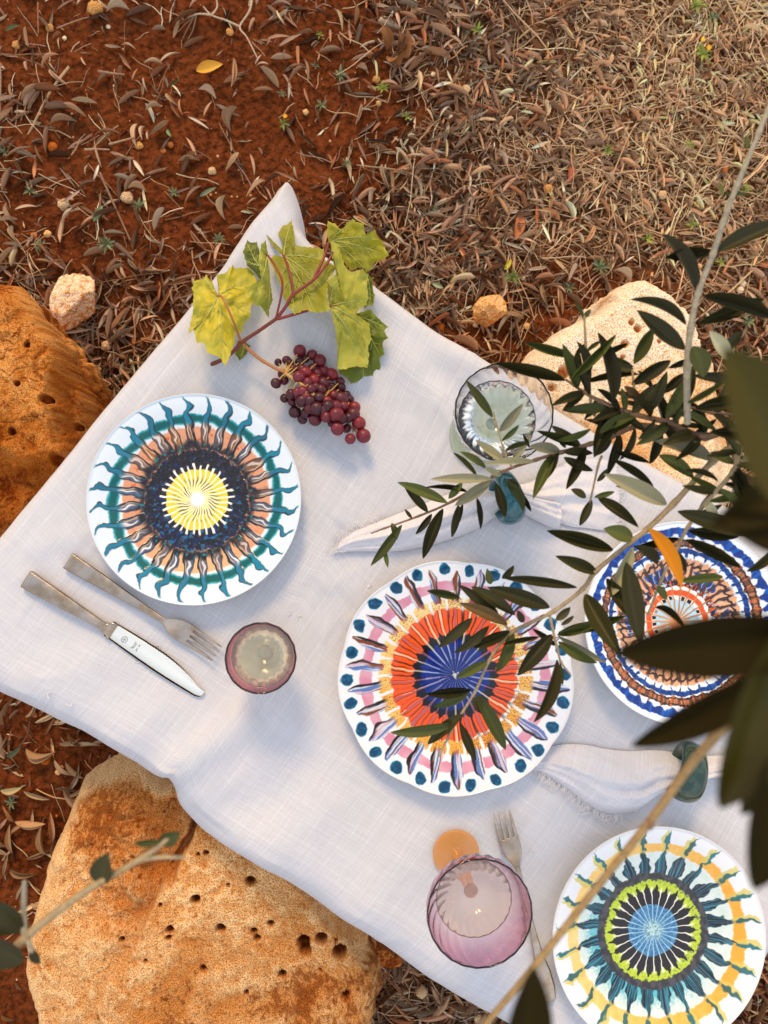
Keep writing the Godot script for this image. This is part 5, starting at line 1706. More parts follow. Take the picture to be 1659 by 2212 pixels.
func build_vine() -> void:
	var o := thing("grape_sprig", "cut vine sprig with yellow green leaves and a bunch of red grapes", "grapes", gm(470, 1195, 0.0))
	var lime := Color(0.72, 0.69, 0.14)
	var olive := Color(0.50, 0.52, 0.09)
	var pale := Color(0.74, 0.71, 0.28)
	var deep := Color(0.38, 0.42, 0.07)
	var gold := Color(0.82, 0.73, 0.15)
	vine_leaf(o, [1290, 1000], [[1290, 985], [1400, 950], [1440, 1000], [1490, 1050], [1535, 1080], [1500, 1112], [1530, 1160], [1488, 1200], [1502, 1280], [1465, 1312], [1475, 1380], [1440, 1420], [1432, 1500], [1330, 1482], [1255, 1496], [1220, 1450], [1165, 1410], [1190, 1300], [1240, 1150]], 0.006, 0.02, Vector2(0.2, -0.2), deep, Color(0.48, 0.52, 0.09), [[1500, 1085], [1470, 1290], [1350, 1470], [1200, 1400]], 1.0)
	vine_leaf(o, [1375, 720], [[1370, 712], [1420, 720], [1415, 790], [1432, 850], [1420, 938], [1385, 930], [1355, 960], [1335, 860], [1350, 780]], 0.008, 0.02, Vector2(0.3, 0), deep, olive, [[1400, 900]], 2.0)
	vine_leaf(o, [590, 640], [[470, 540], [500, 448], [535, 470], [575, 462], [605, 560], [625, 690], [600, 748], [560, 690], [500, 640]], 0.012, 0.03, Vector2(-0.4, 0.2), Color(0.34, 0.37, 0.05), Color(0.42, 0.45, 0.07), [[505, 480], [490, 600]], 3.0)
	vine_leaf(o, [770, 565], [[770, 572], [742, 552], [690, 500], [632, 403], [700, 470], [750, 535], [762, 470], [752, 430], [728, 400], [762, 345], [798, 335], [826, 298], [840, 352], [852, 430], [836, 472], [872, 492], [962, 500], [1060, 515], [1072, 600], [1150, 640], [1130, 700], [1090, 740], [1085, 850], [1112, 950], [1090, 972], [1000, 985], [930, 960], [848, 995], [792, 930], [768, 880], [738, 780], [700, 680], [658, 600], [690, 560]], 0.018, 0.042, Vector2(0.3, 0.5), Color(0.50, 0.49, 0.08), Color(0.62, 0.60, 0.12), [[820, 330], [1050, 590], [1060, 800], [990, 960], [850, 970]], 4.0)
	vine_leaf(o, [1110, 455], [[1095, 470], [1078, 420], [1086, 312], [1140, 330], [1182, 372], [1200, 370], [1222, 325], [1272, 298], [1302, 322], [1356, 325], [1350, 390], [1380, 412], [1436, 380], [1450, 430], [1482, 450], [1502, 500], [1536, 565], [1480, 600], [1422, 622], [1410, 660], [1370, 692], [1340, 650], [1250, 672], [1200, 600], [1170, 520]], 0.02, 0.05, Vector2(0.5, -0.3), Color(0.62, 0.59, 0.10), Color(0.68, 0.65, 0.13), [[1270, 320], [1430, 430], [1510, 560], [1370, 670]], 5.0)
	vine_leaf(o, [652, 560], [[655, 545], [640, 450], [604, 480], [580, 600], [602, 740], [560, 765], [518, 800], [525, 870], [558, 930], [600, 932], [640, 990], [662, 1035], [668, 950], [692, 890], [672, 740], [660, 640]], 0.03, 0.055, Vector2(-0.8, -0.2), pale, Color(0.62, 0.64, 0.22), [[610, 500], [560, 880], [655, 1000]], 6.0)
	vine_leaf(o, [290, 858], [[292, 870], [250, 770], [240, 745], [206, 698], [182, 735], [113, 745], [100, 800], [112, 850], [108, 960], [72, 1140], [110, 1085], [136, 1200], [190, 1202], [212, 1272], [300, 1302], [346, 1372], [382, 1290], [412, 1205], [420, 1130], [440, 1150], [470, 1115], [482, 1060], [530, 1012], [530, 940], [552, 900], [530, 820], [582, 780], [560, 700], [512, 650], [408, 652], [404, 620], [345, 690], [283, 702], [296, 770], [292, 840]], 0.022, 0.05, Vector2(-0.2, 0.2), gold, Color(0.62, 0.62, 0.16), [[200, 740], [130, 1120], [320, 1320], [500, 980], [540, 720]], 7.0)
	vine_leaf(o, [1105, 930], [[1100, 930], [1085, 840], [1078, 745], [1130, 705], [1165, 690], [1120, 560], [1100, 450], [1160, 480], [1192, 560], [1215, 640], [1258, 682], [1340, 660], [1386, 700], [1376, 770], [1386, 870], [1372, 922], [1310, 962], [1282, 1050], [1330, 1062], [1392, 1060], [1400, 1130], [1412, 1170], [1382, 1230], [1392, 1282], [1382, 1382], [1280, 1372], [1222, 1392], [1155, 1392], [1158, 1250], [1140, 1100], [1118, 1000]], 0.03, 0.06, Vector2(-0.3, -0.2), Color(0.68, 0.65, 0.18), pale, [[1350, 890], [1150, 730], [1210, 1100], [1370, 1340], [1370, 1080]], 8.0)
	vine_leaf(o, [480, 1200], [[430, 1180], [490, 1190], [530, 1215], [500, 1280], [450, 1330], [415, 1285]], 0.004, 0.012, Vector2(0, 0), olive, deep, [[460, 1310]], 9.0)
	# stems
	var red := Color(0.52, 0.20, 0.15)
	var tan := Color(0.66, 0.42, 0.24)
	var stem := func(called: String, marks: Array, r0: float, r1: float, col: Color) -> void:
		var pts := []
		for q in marks:
			pts.append(gm(q[0], q[1], q[2]))
		pts = smooth_path(pts, 6)
		var mb := MB.new()
		mb.tube(pts, taper(pts.size(), r0, r1), 8, col)
		for k in [0, pts.size() - 1]:
			mb.tube([pts[k] - Vector3(0.0012, 0, 0), pts[k] + Vector3(0.0012, 0, 0)], [r0 * 0.9, r0 * 0.9], 6, col)
		part(called, mb.mesh(), M.vine_stem, o)
	stem.call("cane", [[250, 1352, 0.012], [320, 1320, 0.016], [410, 1255, 0.024], [470, 1190, 0.030], [590, 1110, 0.038], [720, 1020, 0.050]], 0.0026, 0.0021, Color(0.45, 0.20, 0.14))
	stem.call("cane", [[720, 1020, 0.050], [780, 940, 0.056], [840, 850, 0.062], [985, 740, 0.066], [1070, 640, 0.066], [1128, 548, 0.064]], 0.0020, 0.0015, red)
	stem.call("leaf_stalk", [[455, 1180, 0.032], [410, 1060, 0.055], [360, 940, 0.062], [320, 865, 0.058], [288, 858, 0.046]], 0.0014, 0.0014, tan)
	stem.call("leaf_stalk", [[715, 1010, 0.052], [760, 780, 0.064], [712, 650, 0.062], [655, 565, 0.052]], 0.0013, 0.0012, red)
	stem.call("leaf_stalk", [[838, 840, 0.062], [815, 700, 0.06], [770, 565, 0.042]], 0.0015, 0.0013, red)
	stem.call("leaf_stalk", [[728, 1025, 0.050], [900, 975, 0.058], [1040, 930, 0.060], [1108, 930, 0.056]], 0.0019, 0.0015, red)
	stem.call("leaf_stalk", [[985, 740, 0.066], [1060, 580, 0.064], [1090, 480, 0.05]], 0.0017, 0.0014, red)
	stem.call("bunch_stalk", [[470, 1200, 0.028], [520, 1250, 0.026], [600, 1318, 0.026], [700, 1378, 0.028], [770, 1410, 0.030], [830, 1450, 0.028]], 0.0022, 0.0018, tan)
	# the bunch
	var spots := [[885, 1257, 48], [976, 1285, 40], [1030, 1328, 50], [926, 1312, 32], [884, 1340, 36], [790, 1325, 34], [728, 1340, 28], [812, 1345, 32], [760, 1425, 36], [712, 1492, 38], [772, 1470, 34], [835, 1385, 34], [978, 1385, 38], [928, 1415, 45], [1060, 1405, 44], [1117, 1428, 48], [880, 1448, 46], [988, 1465, 42], [1053, 1490, 46], [1183, 1522, 38], [1120, 1520, 34], [1088, 1532, 32], [905, 1550, 42], [968, 1535, 42], [822, 1572, 38], [775, 1600, 34], [900, 1620, 48], [832, 1625, 36], [1028, 1597, 42], [1085, 1585, 32], [1185, 1608, 54], [1225, 1580, 36], [1092, 1660, 48], [1005, 1675, 52], [850, 1700, 46], [932, 1707, 40], [905, 1750, 38], [998, 1755, 48], [1080, 1735, 44], [1152, 1718, 54], [1280, 1670, 48], [1250, 1610, 32], [1270, 1718, 54], [1225, 1690, 36], [1158, 1822, 48], [1120, 1780, 34], [1225, 1820, 34], [1315, 1782, 52], [1347, 1873, 54], [1252, 1895, 40], [960, 1620, 44], [1040, 1540, 40], [940, 1490, 40], [1150, 1660, 44], [1010, 1420, 40], [930, 1590, 40], [1080, 1620, 38], [1130, 1580, 40], [1200, 1660, 40], [1190, 1750, 40], [870, 1560, 38], [1000, 1520, 38], [960, 1670, 44], [1060, 1690, 40], [900, 1390, 38], [1180, 1480, 34], [1240, 1740, 38]]
	var axis := []
	for q in [[780, 1420, 0.03], [900, 1500, 0.034], [1010, 1590, 0.034], [1130, 1690, 0.030], [1220, 1770, 0.02], [1290, 1840, 0.014]]:
		axis.append(gm(q[0], q[1], q[2]))
	axis = smooth_path(axis, 4)
	var bm := MB.new()
	bm.tube(axis, taper(axis.size(), 0.0022, 0.0012), 7, Color(0.72, 0.56, 0.30))
	var balls := []
	for q in spots:
		var r: float = q[2] * 0.29762 * px(TABLE + 0.025) * 1.0
		var flat := gm(q[0], q[1], 0.0)
		var near := 9.0
		for w in axis:
			near = minf(near, Vector2(flat.x - w.x, flat.z - w.z).length())
		var y := r + 0.002 + 0.026 * maxf(0.0, 1.0 - pow(near / 0.030, 2.0)) * (0.55 if q[2] < 37 else 1.0)
		y *= 1.0 - 0.35 * ss(1150.0, 1350.0, q[0])
		balls.append([gm(q[0], q[1], maxf(y, r + 0.001)), r])
		var c: Vector3 = balls[-1][0]
		var k := rng.randi() % axis.size()
		for i in axis.size():
			if axis[i].distance_to(c) < axis[k].distance_to(c):
				k = i
		var d: Vector3 = (axis[k] - c).normalized()
		bm.tube([axis[k], c + d * r * 1.5 + Vector3(0, 0.002, 0), c + d * r * 0.9], [0.001, 0.0008, 0.0011], 5, Color(0.76, 0.60, 0.32))
	var bunch := part("bunch_stem", bm.mesh(), M.vine_stem, o)
	# one grape, shared
	var gp := PackedVector3Array()
	var gc := PackedColorArray()
	for j in 15:
		for i in 21:
			var a := TAU * (i % 20) / 20
			var b := PI * j / 14
			var d := Vector3(sin(b) * cos(a), cos(b) * 1.08, sin(b) * sin(a))
			gp.append(d)
			var t := n1.get_noise_3d(d.x, d.y, d.z)
			gc.append(Color(1, 1, 1).darkened(clampf(0.15 * t + 0.05, 0, 1)) if j < 13 else Color(0.7, 0.6, 0.4))
	var gmb := MB.new()
	gmb.grid(gp, 21, 15, PackedVector2Array(), gc, true, true)
	var gmesh := gmb.mesh()
	var tones := []
	for c in [Color(0.44, 0.10, 0.14), Color(0.35, 0.075, 0.12), Color(0.54, 0.12, 0.15), Color(0.27, 0.055, 0.10), Color(0.47, 0.11, 0.16)]:
		var m: StandardMaterial3D = M.grape.duplicate()
		m.albedo_color = c
		tones.append(m)
	for q in balls:
		var g := MeshInstance3D.new()
		g.name = "grape"
		g.mesh = gmesh
		var t: int = rng.randi() % 5
		if q[1] < 0.0058:
			t = 1 if rng.randf() < 0.5 else 3
		g.material_override = tones[t]
		g.transform = Transform3D(Basis.from_euler(Vector3(rng.randf() * 0.9, rng.randf() * 6, rng.randf() * 0.9)).scaled(Vector3.ONE * q[1]), q[0])
		bunch.add_child(g, true)

# ---------------------------------------------------------------- olive branches
var olive_shapes := []
var olive_mats := {}

func olive_mat(kind: String) -> StandardMaterial3D:
	var v := rng.randi() % 3
	var key := "%s%d" % [kind, v]
	if not olive_mats.has(key):
		var m: StandardMaterial3D = (M.olive_under if kind == "p" else M.olive).duplicate()
		var c: Color = {"d": Color(0.235, 0.22, 0.105), "m": Color(0.34, 0.36, 0.17), "p": Color(0.66, 0.63, 0.48), "y": Color(0.93, 0.60, 0.05), "o": Color(0.55, 0.50, 0.05), "g": Color(0.30, 0.26, 0.022), "b": Color(0.40, 0.31, 0.18), "n": Color(0.17, 0.14, 0.055)}[kind]
		var s := [0.85, 1.0, 1.15][v] as float
		m.albedo_color = Color(c.r * s, c.g * s, c.b * s)
		if kind == "n":
			m.metallic_specular = 0.15
			m.roughness = 0.8
		olive_mats[key] = m
	return olive_mats[key]

# leaves: [base u, v, tip u, v, height at the base, at the tip, width over length, kind]; stems: [[u, v, h], ...] with radii
func branch(label: String, stems: Array, leaves: Array, nodes := true, more := []) -> void:
	var first: Array = stems[0][0][0]
	var o := thing("olive_branch", label, "olive branch", at(first[0], first[1], TABLE + first[2]), "olive branches hanging over the table")
	for s in stems:
		var pts := []
		for q in s[0]:
			pts.append(at(q[0], q[1], TABLE + q[2]))
		pts = smooth_path(pts, 6)
		var rad := taper(pts.size(), s[1], s[2])
		for k in rad.size():
			if k % 6 == 0 and k > 0 and nodes:
				rad[k] *= 1.28
		var mb := MB.new()
		mb.tube(pts, rad, 8, s[3])
		part("twig", mb.mesh(), M.bark, o)
	# pairs of leaves at the joints between those: [stem, from, to, how many]
	for q in more:
		var line: Array = smooth_path(stems[q[0]][0].map(func(z): return Vector3(z[0], z[1], z[2])), 6)
		for n in q[3]:
			var t := rng.randf_range(q[1], q[2]) * (line.size() - 2)
			var p0: Vector3 = line[int(t)]
			var dir := Vector2(line[int(t) + 1].x - p0.x, line[int(t) + 1].y - p0.y).normalized().rotated((0.6 + 0.6 * rng.randf()) * (1.0 if n % 2 == 0 else -1.0))
			var ln := rng.randf_range(60.0, 105.0)
			leaves.append([p0.x, p0.y, p0.x + dir.x * ln, p0.y + dir.y * ln, p0.z, p0.z + rng.randf_range(-0.02, 0.03), rng.randf_range(0.19, 0.27), "d" if rng.randf() < 0.7 else "m"])
	for q in leaves:
		var a := at(q[0], q[1], TABLE + q[4])
		var b := at(q[2], q[3], TABLE + q[5])
		var lf := MeshInstance3D.new()
		lf.name = "leaf"
		var long := a.distance_to(b) > 0.022
		lf.mesh = olive_shapes[rng.randi() % olive_shapes.size()] if long and nodes else olive_shapes[0]
		var wd := a.distance_to(b) * float(q[6]) * 1.04
		var t := leaf_place(a, b, wd if rng.randf() < 0.5 else -wd, rng.randf_range(-0.35, 0.35) * (1.0 if nodes else 0.3))
		t.origin -= o.position
		lf.transform = t
		lf.material_override = olive_mat("m" if q[7] == "d" and rng.randf() < 0.14 else q[7])
		o.add_child(lf, true)

func build_olive() -> void:
	for q in [[0.06, 0.8, 0.0, 0.3], [0.10, 1.2, 0.05, 0.5], [0.03, 0.6, -0.06, -0.5], [-0.05, 1.6, 0.03, 0.7], [0.14, 1.0, 0.10, -0.3]]:
		olive_shapes.append(leaf_mesh(q[0], q[1], q[2], q[3], 18, 6, 0.16, 0.70))
	var gb := Color(0.70, 0.60, 0.44)
	var br := Color(0.56, 0.43, 0.32)
	# the long branch that comes from the right over two plates
	branch("long olive branch with one yellow leaf reaching over the orange plate", [
		[[[1760, 860, 0.36], [1660, 915, 0.33], [1604, 949, 0.31], [1542, 994, 0.30], [1455, 1088, 0.29], [1396, 1145, 0.285], [1368, 1167, 0.28], [1287, 1234, 0.265], [1259, 1272, 0.26], [1192, 1323, 0.25], [1106, 1366, 0.235], [1058, 1425, 0.225], [1026, 1495, 0.215], [983, 1564, 0.205], [948, 1634, 0.2]], 0.0029, 0.0009, gb],
		[[[1187, 1328, 0.25], [1203, 1398, 0.245], [1212, 1430, 0.24], [1232, 1456, 0.24]], 0.0013, 0.0007, gb],
		[[[1106, 1366, 0.235], [1060, 1320, 0.235], [1030, 1290, 0.235]], 0.0012, 0.0007, gb],
	], [
		[1324, 1188, 1181, 1146, 0.27, 0.28, 0.20, "d"], [1289, 1237, 1200, 1201, 0.265, 0.27, 0.26, "d"], [1246, 1269, 1085, 1248, 0.26, 0.25, 0.13, "d"], [1367, 1162, 1304, 1142, 0.28, 0.29, 0.42, "d"],
		[1367, 1181, 1318, 1288, 0.28, 0.27, 0.26, "p"], [1370, 1180, 1421, 1219, 0.28, 0.26, 0.30, "d"], [1370, 1182, 1466, 1162, 0.28, 0.25, 0.12, "d"], [1402, 1142, 1472, 1269, 0.288, 0.325, 0.25, "y"],
		[1353, 1215, 1384, 1392, 0.30, 0.30, 0.24, "d"], [1310, 1250, 1377, 1344, 0.27, 0.28, 0.28, "d"], [1264, 1284, 1340, 1417, 0.27, 0.30, 0.26, "d"], [1206, 1366, 1352, 1330, 0.24, 0.25, 0.16, "m"],
		[1204, 1372, 1297, 1345, 0.24, 0.25, 0.24, "d"], [1206, 1374, 1309, 1431, 0.24, 0.24, 0.15, "p"], [1206, 1386, 1290, 1432, 0.24, 0.25, 0.24, "m"], [1187, 1312, 1053, 1269, 0.25, 0.25, 0.24, "d"],
		[1112, 1328, 1018, 1267, 0.24, 0.24, 0.24, "d"], [1078, 1330, 991, 1263, 0.236, 0.24, 0.20, "d"], [1096, 1349, 992, 1303, 0.236, 0.24, 0.22, "b"], [994, 1292, 922, 1276, 0.236, 0.235, 0.24, "m"],
		[1085, 1250, 1110, 1221, 0.24, 0.25, 0.38, "d"], [1060, 1262, 1052, 1228, 0.24, 0.25, 0.35, "m"], [1020, 1335, 947, 1399, 0.23, 0.22, 0.26, "d"], [1056, 1352, 981, 1410, 0.23, 0.22, 0.24, "d"],
		[1101, 1362, 1022, 1398, 0.235, 0.225, 0.28, "d"], [1106, 1360, 1070, 1453, 0.235, 0.225, 0.27, "m"], [1053, 1428, 986, 1464, 0.225, 0.22, 0.26, "m"], [1018, 1490, 922, 1500, 0.215, 0.215, 0.24, "d"],
		[1012, 1498, 938, 1526, 0.215, 0.205, 0.24, "m"], [983, 1562, 843, 1582, 0.205, 0.215, 0.19, "m"], [998, 1543, 924, 1608, 0.21, 0.2, 0.24, "d"], [1028, 1500, 1092, 1620, 0.215, 0.21, 0.22, "d"],
		[994, 1562, 1028, 1643, 0.205, 0.2, 0.22, "d"], [1192, 1371, 1118, 1459, 0.245, 0.25, 0.28, "d"], [1203, 1425, 1153, 1560, 0.24, 0.25, 0.20, "d"], [1165, 1376, 1085, 1392, 0.245, 0.235, 0.14, "d"],
		[1024, 1505, 1040, 1540, 0.215, 0.215, 0.5, "d"], [1419, 1266, 1440, 1296, 0.28, 0.28, 0.5, "m"], [1210, 1432, 1215, 1480, 0.24, 0.235, 0.2, "m"], [1130, 1345, 1118, 1318, 0.245, 0.25, 0.45, "d"],
		[1200, 1340, 1232, 1312, 0.25, 0.25, 0.4, "d"], [1212, 1350, 1240, 1330, 0.25, 0.25, 0.3, "d"], [1150, 1358, 1200, 1395, 0.24, 0.235, 0.2, "d"],
	])
	# a second branch, parallel to it on the right
	branch("thinner olive branch over the blue rimmed plate, right of the yellow leaf", [
		[[[1700, 880, 0.36], [1602, 964, 0.33], [1584, 1018, 0.32], [1525, 1085, 0.31], [1485, 1140, 0.30], [1463, 1183, 0.29], [1430, 1250, 0.28], [1399, 1330, 0.27]], 0.0022, 0.0009, gb],
	], [
		[1464, 1105, 1644, 1158, 0.31, 0.31, 0.20, "d"], [1486, 1146, 1595, 1160, 0.30, 0.29, 0.22, "d"], [1480, 1166, 1600, 1226, 0.295, 0.30, 0.20, "d"], [1437, 1183, 1482, 1234, 0.29, 0.28, 0.34, "d"],
		[1466, 1256, 1562, 1246, 0.29, 0.29, 0.20, "m"], [1613, 1234, 1690, 1170, 0.31, 0.33, 0.22, "d"], [1415, 1312, 1482, 1360, 0.27, 0.30, 0.18, "d"], [1521, 1080, 1549, 1126, 0.31, 0.31, 0.4, "p"],
		[1479, 1016, 1552, 1041, 0.31, 0.31, 0.18, "d"], [1534, 977, 1588, 1002, 0.32, 0.32, 0.34, "m"], [1530, 1083, 1620, 1060, 0.31, 0.31, 0.18, "m"], [1600, 1000, 1660, 960, 0.32, 0.33, 0.26, "p"],
		[1590, 1005, 1652, 1015, 0.33, 0.34, 0.2, "m"], [1575, 1030, 1648, 1090, 0.32, 0.33, 0.24, "d"], [1500, 1120, 1560, 1090, 0.305, 0.31, 0.24, "d"], [1550, 1055, 1632, 1130, 0.315, 0.32, 0.22, "d"], [1598, 985, 1570, 945, 0.33, 0.335, 0.3, "d"], [1610, 960, 1680, 1070, 0.34, 0.35, 0.24, "d"],
		[1585, 1020, 1640, 1060, 0.32, 0.32, 0.24, "b"], [1545, 1060, 1510, 1100, 0.31, 0.30, 0.24, "d"], [1560, 1045, 1650, 1090, 0.31, 0.33, 0.22, "d"], [1600, 1000, 1680, 1040, 0.33, 0.34, 0.28, "d"],
	], true, [[0, 0.10, 0.42, 8]])
	# the sprig over the blue glass and the teal ring
	branch("olive sprig with pale undersides reaching left past the teal napkin ring", [
		[[[1608, 906, 0.32], [1524, 945, 0.30], [1447, 930, 0.285], [1382, 919, 0.27], [1318, 945, 0.255], [1275, 959, 0.245], [1213, 977, 0.23], [1159, 993, 0.215], [1082, 1021, 0.19], [977, 1083, 0.165], [904, 1115, 0.155], [831, 1141, 0.15], [802, 1152, 0.148]], 0.0028, 0.0007, br],
		[[[1108, 1010, 0.20], [1093, 985, 0.20], [1071, 912, 0.205], [1066, 888, 0.21]], 0.0012, 0.0007, gb],
		[[[1300, 985, 0.25], [1292, 1006, 0.25], [1276, 1077, 0.245], [1268, 1100, 0.24]], 0.0012, 0.0007, gb],
	], [
		[1064, 901, 1006, 821, 0.205, 0.21, 0.20, "m"], [1079, 932, 1129, 873, 0.205, 0.22, 0.26, "p"], [1084, 952, 1121, 918, 0.205, 0.21, 0.24, "m"], [1088, 995, 1027, 951, 0.20, 0.20, 0.26, "p"], [1091, 975, 1146, 957, 0.20, 0.21, 0.22, "m"],
		[1108, 992, 1138, 962, 0.205, 0.21, 0.34, "p"], [1210, 975, 1143, 964, 0.23, 0.23, 0.34, "p"], [1206, 973, 1167, 1044, 0.23, 0.22, 0.20, "d"], [1155, 997, 1046, 1003, 0.215, 0.20, 0.14, "p"], [1082, 1028, 1048, 1010, 0.19, 0.19, 0.35, "p"],
		[1062, 1035, 930, 1035, 0.19, 0.185, 0.16, "p"], [1050, 1012, 994, 976, 0.19, 0.185, 0.24, "m"], [1032, 1032, 979, 978, 0.19, 0.18, 0.16, "d"], [1060, 1039, 983, 1092, 0.185, 0.175, 0.26, "p"], [1010, 1063, 918, 1053, 0.17, 0.175, 0.12, "d"],
		[999, 1043, 969, 1077, 0.18, 0.17, 0.34, "d"], [966, 1086, 859, 1042, 0.165, 0.165, 0.20, "d"], [924, 1106, 874, 1052, 0.158, 0.165, 0.24, "d"], [957, 1099, 914, 1207, 0.16, 0.155, 0.22, "d"], [933, 1110, 898, 1154, 0.158, 0.155, 0.26, "d"],
		[991, 1090, 976, 1161, 0.165, 0.155, 0.22, "d"], [1000, 1088, 985, 1140, 0.165, 0.155, 0.2, "d"], [1030, 1075, 1038, 1143, 0.17, 0.16, 0.18, "d"], [868, 1134, 801, 1222, 0.152, 0.148, 0.18, "m"], [846, 1130, 858, 1165, 0.152, 0.15, 0.40, "m"], [831, 1188, 838, 1226, 0.15, 0.15, 0.25, "m"],
		[1090, 1039, 1129, 1105, 0.19, 0.175, 0.28, "d"], [1071, 1043, 1091, 1117, 0.185, 0.175, 0.26, "d"], [1115, 1057, 1147, 1105, 0.18, 0.17, 0.2, "d"], [1097, 1035, 1120, 1058, 0.19, 0.185, 0.5, "d"], [1130, 937, 1144, 968, 0.21, 0.205, 0.2, "d"], [890, 1120, 874, 1100, 0.155, 0.155, 0.3, "d"],
		[1218, 977, 1281, 979, 0.235, 0.24, 0.30, "d"], [1218, 988, 1281, 1017, 0.235, 0.24, 0.28, "d"], [1276, 927, 1201, 950, 0.25, 0.235, 0.20, "m"], [1207, 950, 1222, 968, 0.235, 0.235, 0.5, "d"],
		[1331, 977, 1405, 1000, 0.26, 0.26, 0.2, "d"], [1324, 993, 1412, 1052, 0.26, 0.25, 0.16, "d"], [1427, 929, 1404, 1002, 0.28, 0.26, 0.30, "d"], [1290, 1040, 1312, 1012, 0.25, 0.255, 0.35, "d"], [1266, 1075, 1233, 1057, 0.245, 0.245, 0.5, "d"], [1278, 1080, 1252, 1136, 0.245, 0.24, 0.3, "d"],
		[1292, 1076, 1379, 1139, 0.245, 0.26, 0.24, "d"], [1284, 1074, 1328, 1062, 0.245, 0.25, 0.28, "m"], [1540, 996, 1414, 953, 0.30, 0.30, 0.26, "p"], [1440, 1090, 1305, 1024, 0.29, 0.29, 0.24, "p"], [1424, 983, 1499, 1033, 0.285, 0.29, 0.30, "d"], [1420, 1088, 1330, 1050, 0.28, 0.27, 0.18, "d"],
		[1447, 906, 1461, 946, 0.285, 0.28, 0.5, "o"], [1386, 919, 1402, 946, 0.27, 0.27, 0.5, "d"], [1320, 935, 1285, 985, 0.255, 0.25, 0.4, "d"], [1340, 940, 1318, 1010, 0.255, 0.25, 0.3, "d"], [1490, 1030, 1560, 1068, 0.30, 0.29, 0.16, "d"], [1300, 925, 1318, 955, 0.255, 0.25, 0.5, "p"],
	], true, [[0, 0.12, 0.55, 9]])
	branch("olive sprig of dark upright leaves in front of the pale boulder", [
		[[[1700, 850, 0.36], [1608, 906, 0.32], [1524, 943, 0.305], [1447, 914, 0.295], [1363, 893, 0.285], [1300, 868, 0.28], [1263, 848, 0.275], [1222, 820, 0.27]], 0.0036, 0.0010, br],
		[[[1276, 868, 0.275], [1268, 800, 0.28], [1265, 742, 0.285], [1262, 687, 0.29], [1258, 672, 0.29]], 0.0014, 0.0009, gb],
		[[[1380, 890, 0.285], [1370, 840, 0.29], [1366, 800, 0.29]], 0.0013, 0.0009, gb],
		[[[1440, 905, 0.295], [1482, 880, 0.30], [1540, 893, 0.31], [1610, 895, 0.32]], 0.0012, 0.0010, br],
	], [
		[1220, 822, 1068, 784, 0.27, 0.27, 0.17, "d"], [1263, 850, 1214, 888, 0.275, 0.27, 0.26, "d"], [1321, 880, 1217, 887, 0.28, 0.27, 0.24, "d"], [1324, 886, 1283, 988, 0.28, 0.28, 0.32, "d"], [1241, 771, 1131, 739, 0.285, 0.28, 0.17, "d"],
		[1266, 818, 1246, 738, 0.28, 0.29, 0.30, "d"], [1234, 819, 1331, 722, 0.30, 0.31, 0.15, "m"], [1324, 866, 1291, 718, 0.29, 0.30, 0.24, "d"], [1300, 768, 1357, 742, 0.285, 0.285, 0.2, "d"], [1260, 690, 1240, 652, 0.29, 0.295, 0.24, "m"], [1263, 686, 1276, 668, 0.29, 0.295, 0.5, "m"],
		[1368, 797, 1329, 793, 0.29, 0.29, 0.45, "d"], [1257, 828, 1381, 809, 0.27, 0.27, 0.12, "d"], [1369, 786, 1412, 709, 0.29, 0.285, 0.28, "m"], [1364, 831, 1449, 779, 0.29, 0.295, 0.28, "d"], [1443, 795, 1509, 773, 0.285, 0.285, 0.2, "d"], [1366, 892, 1422, 828, 0.295, 0.305, 0.34, "d"],
		[1403, 889, 1441, 802, 0.295, 0.305, 0.30, "d"], [1385, 873, 1348, 834, 0.29, 0.295, 0.40, "b"], [1438, 902, 1493, 808, 0.30, 0.31, 0.26, "d"], [1432, 850, 1481, 806, 0.295, 0.30, 0.32, "d"], [1437, 903, 1484, 884, 0.295, 0.30, 0.30, "d"], [1288, 862, 1275, 900, 0.275, 0.27, 0.3, "d"],
		[1350, 890, 1342, 838, 0.285, 0.29, 0.3, "d"], [1340, 888, 1290, 840, 0.285, 0.28, 0.24, "d"], [1320, 890, 1350, 922, 0.28, 0.27, 0.24, "b"], [1300, 900, 1330, 940, 0.275, 0.27, 0.3, "d"], [1368, 792, 1310, 770, 0.29, 0.28, 0.22, "d"], [1284, 900, 1276, 870, 0.27, 0.27, 0.5, "p"], [1470, 918, 1520, 924, 0.30, 0.30, 0.25, "d"],
		[1300, 872, 1345, 905, 0.28, 0.275, 0.26, "d"], [1345, 893, 1395, 932, 0.285, 0.28, 0.24, "d"], [1430, 912, 1470, 962, 0.295, 0.29, 0.28, "d"], [1500, 935, 1548, 905, 0.30, 0.305, 0.26, "d"], [1458, 915, 1470, 868, 0.30, 0.305, 0.30, "d"],
		[1266, 742, 1240, 775, 0.285, 0.28, 0.26, "d"], [1266, 760, 1300, 735, 0.285, 0.29, 0.24, "m"], [1370, 860, 1330, 846, 0.29, 0.285, 0.3, "d"], [1392, 880, 1402, 842, 0.29, 0.295, 0.36, "d"], [1416, 905, 1378, 950, 0.295, 0.285, 0.26, "d"],
		[1290, 865, 1262, 906, 0.275, 0.27, 0.28, "d"], [1470, 890, 1448, 852, 0.30, 0.305, 0.3, "b"], [1555, 895, 1580, 925, 0.31, 0.31, 0.3, "d"], [1400, 885, 1340, 868, 0.285, 0.28, 0.22, "d"], [1410, 840, 1378, 800, 0.29, 0.285, 0.25, "d"],
	], true, [[0, 0.25, 0.95, 14], [3, 0.1, 0.9, 6]])
	# the tall sprig, nearer to the eye
	var near := Color(0.68, 0.63, 0.52)
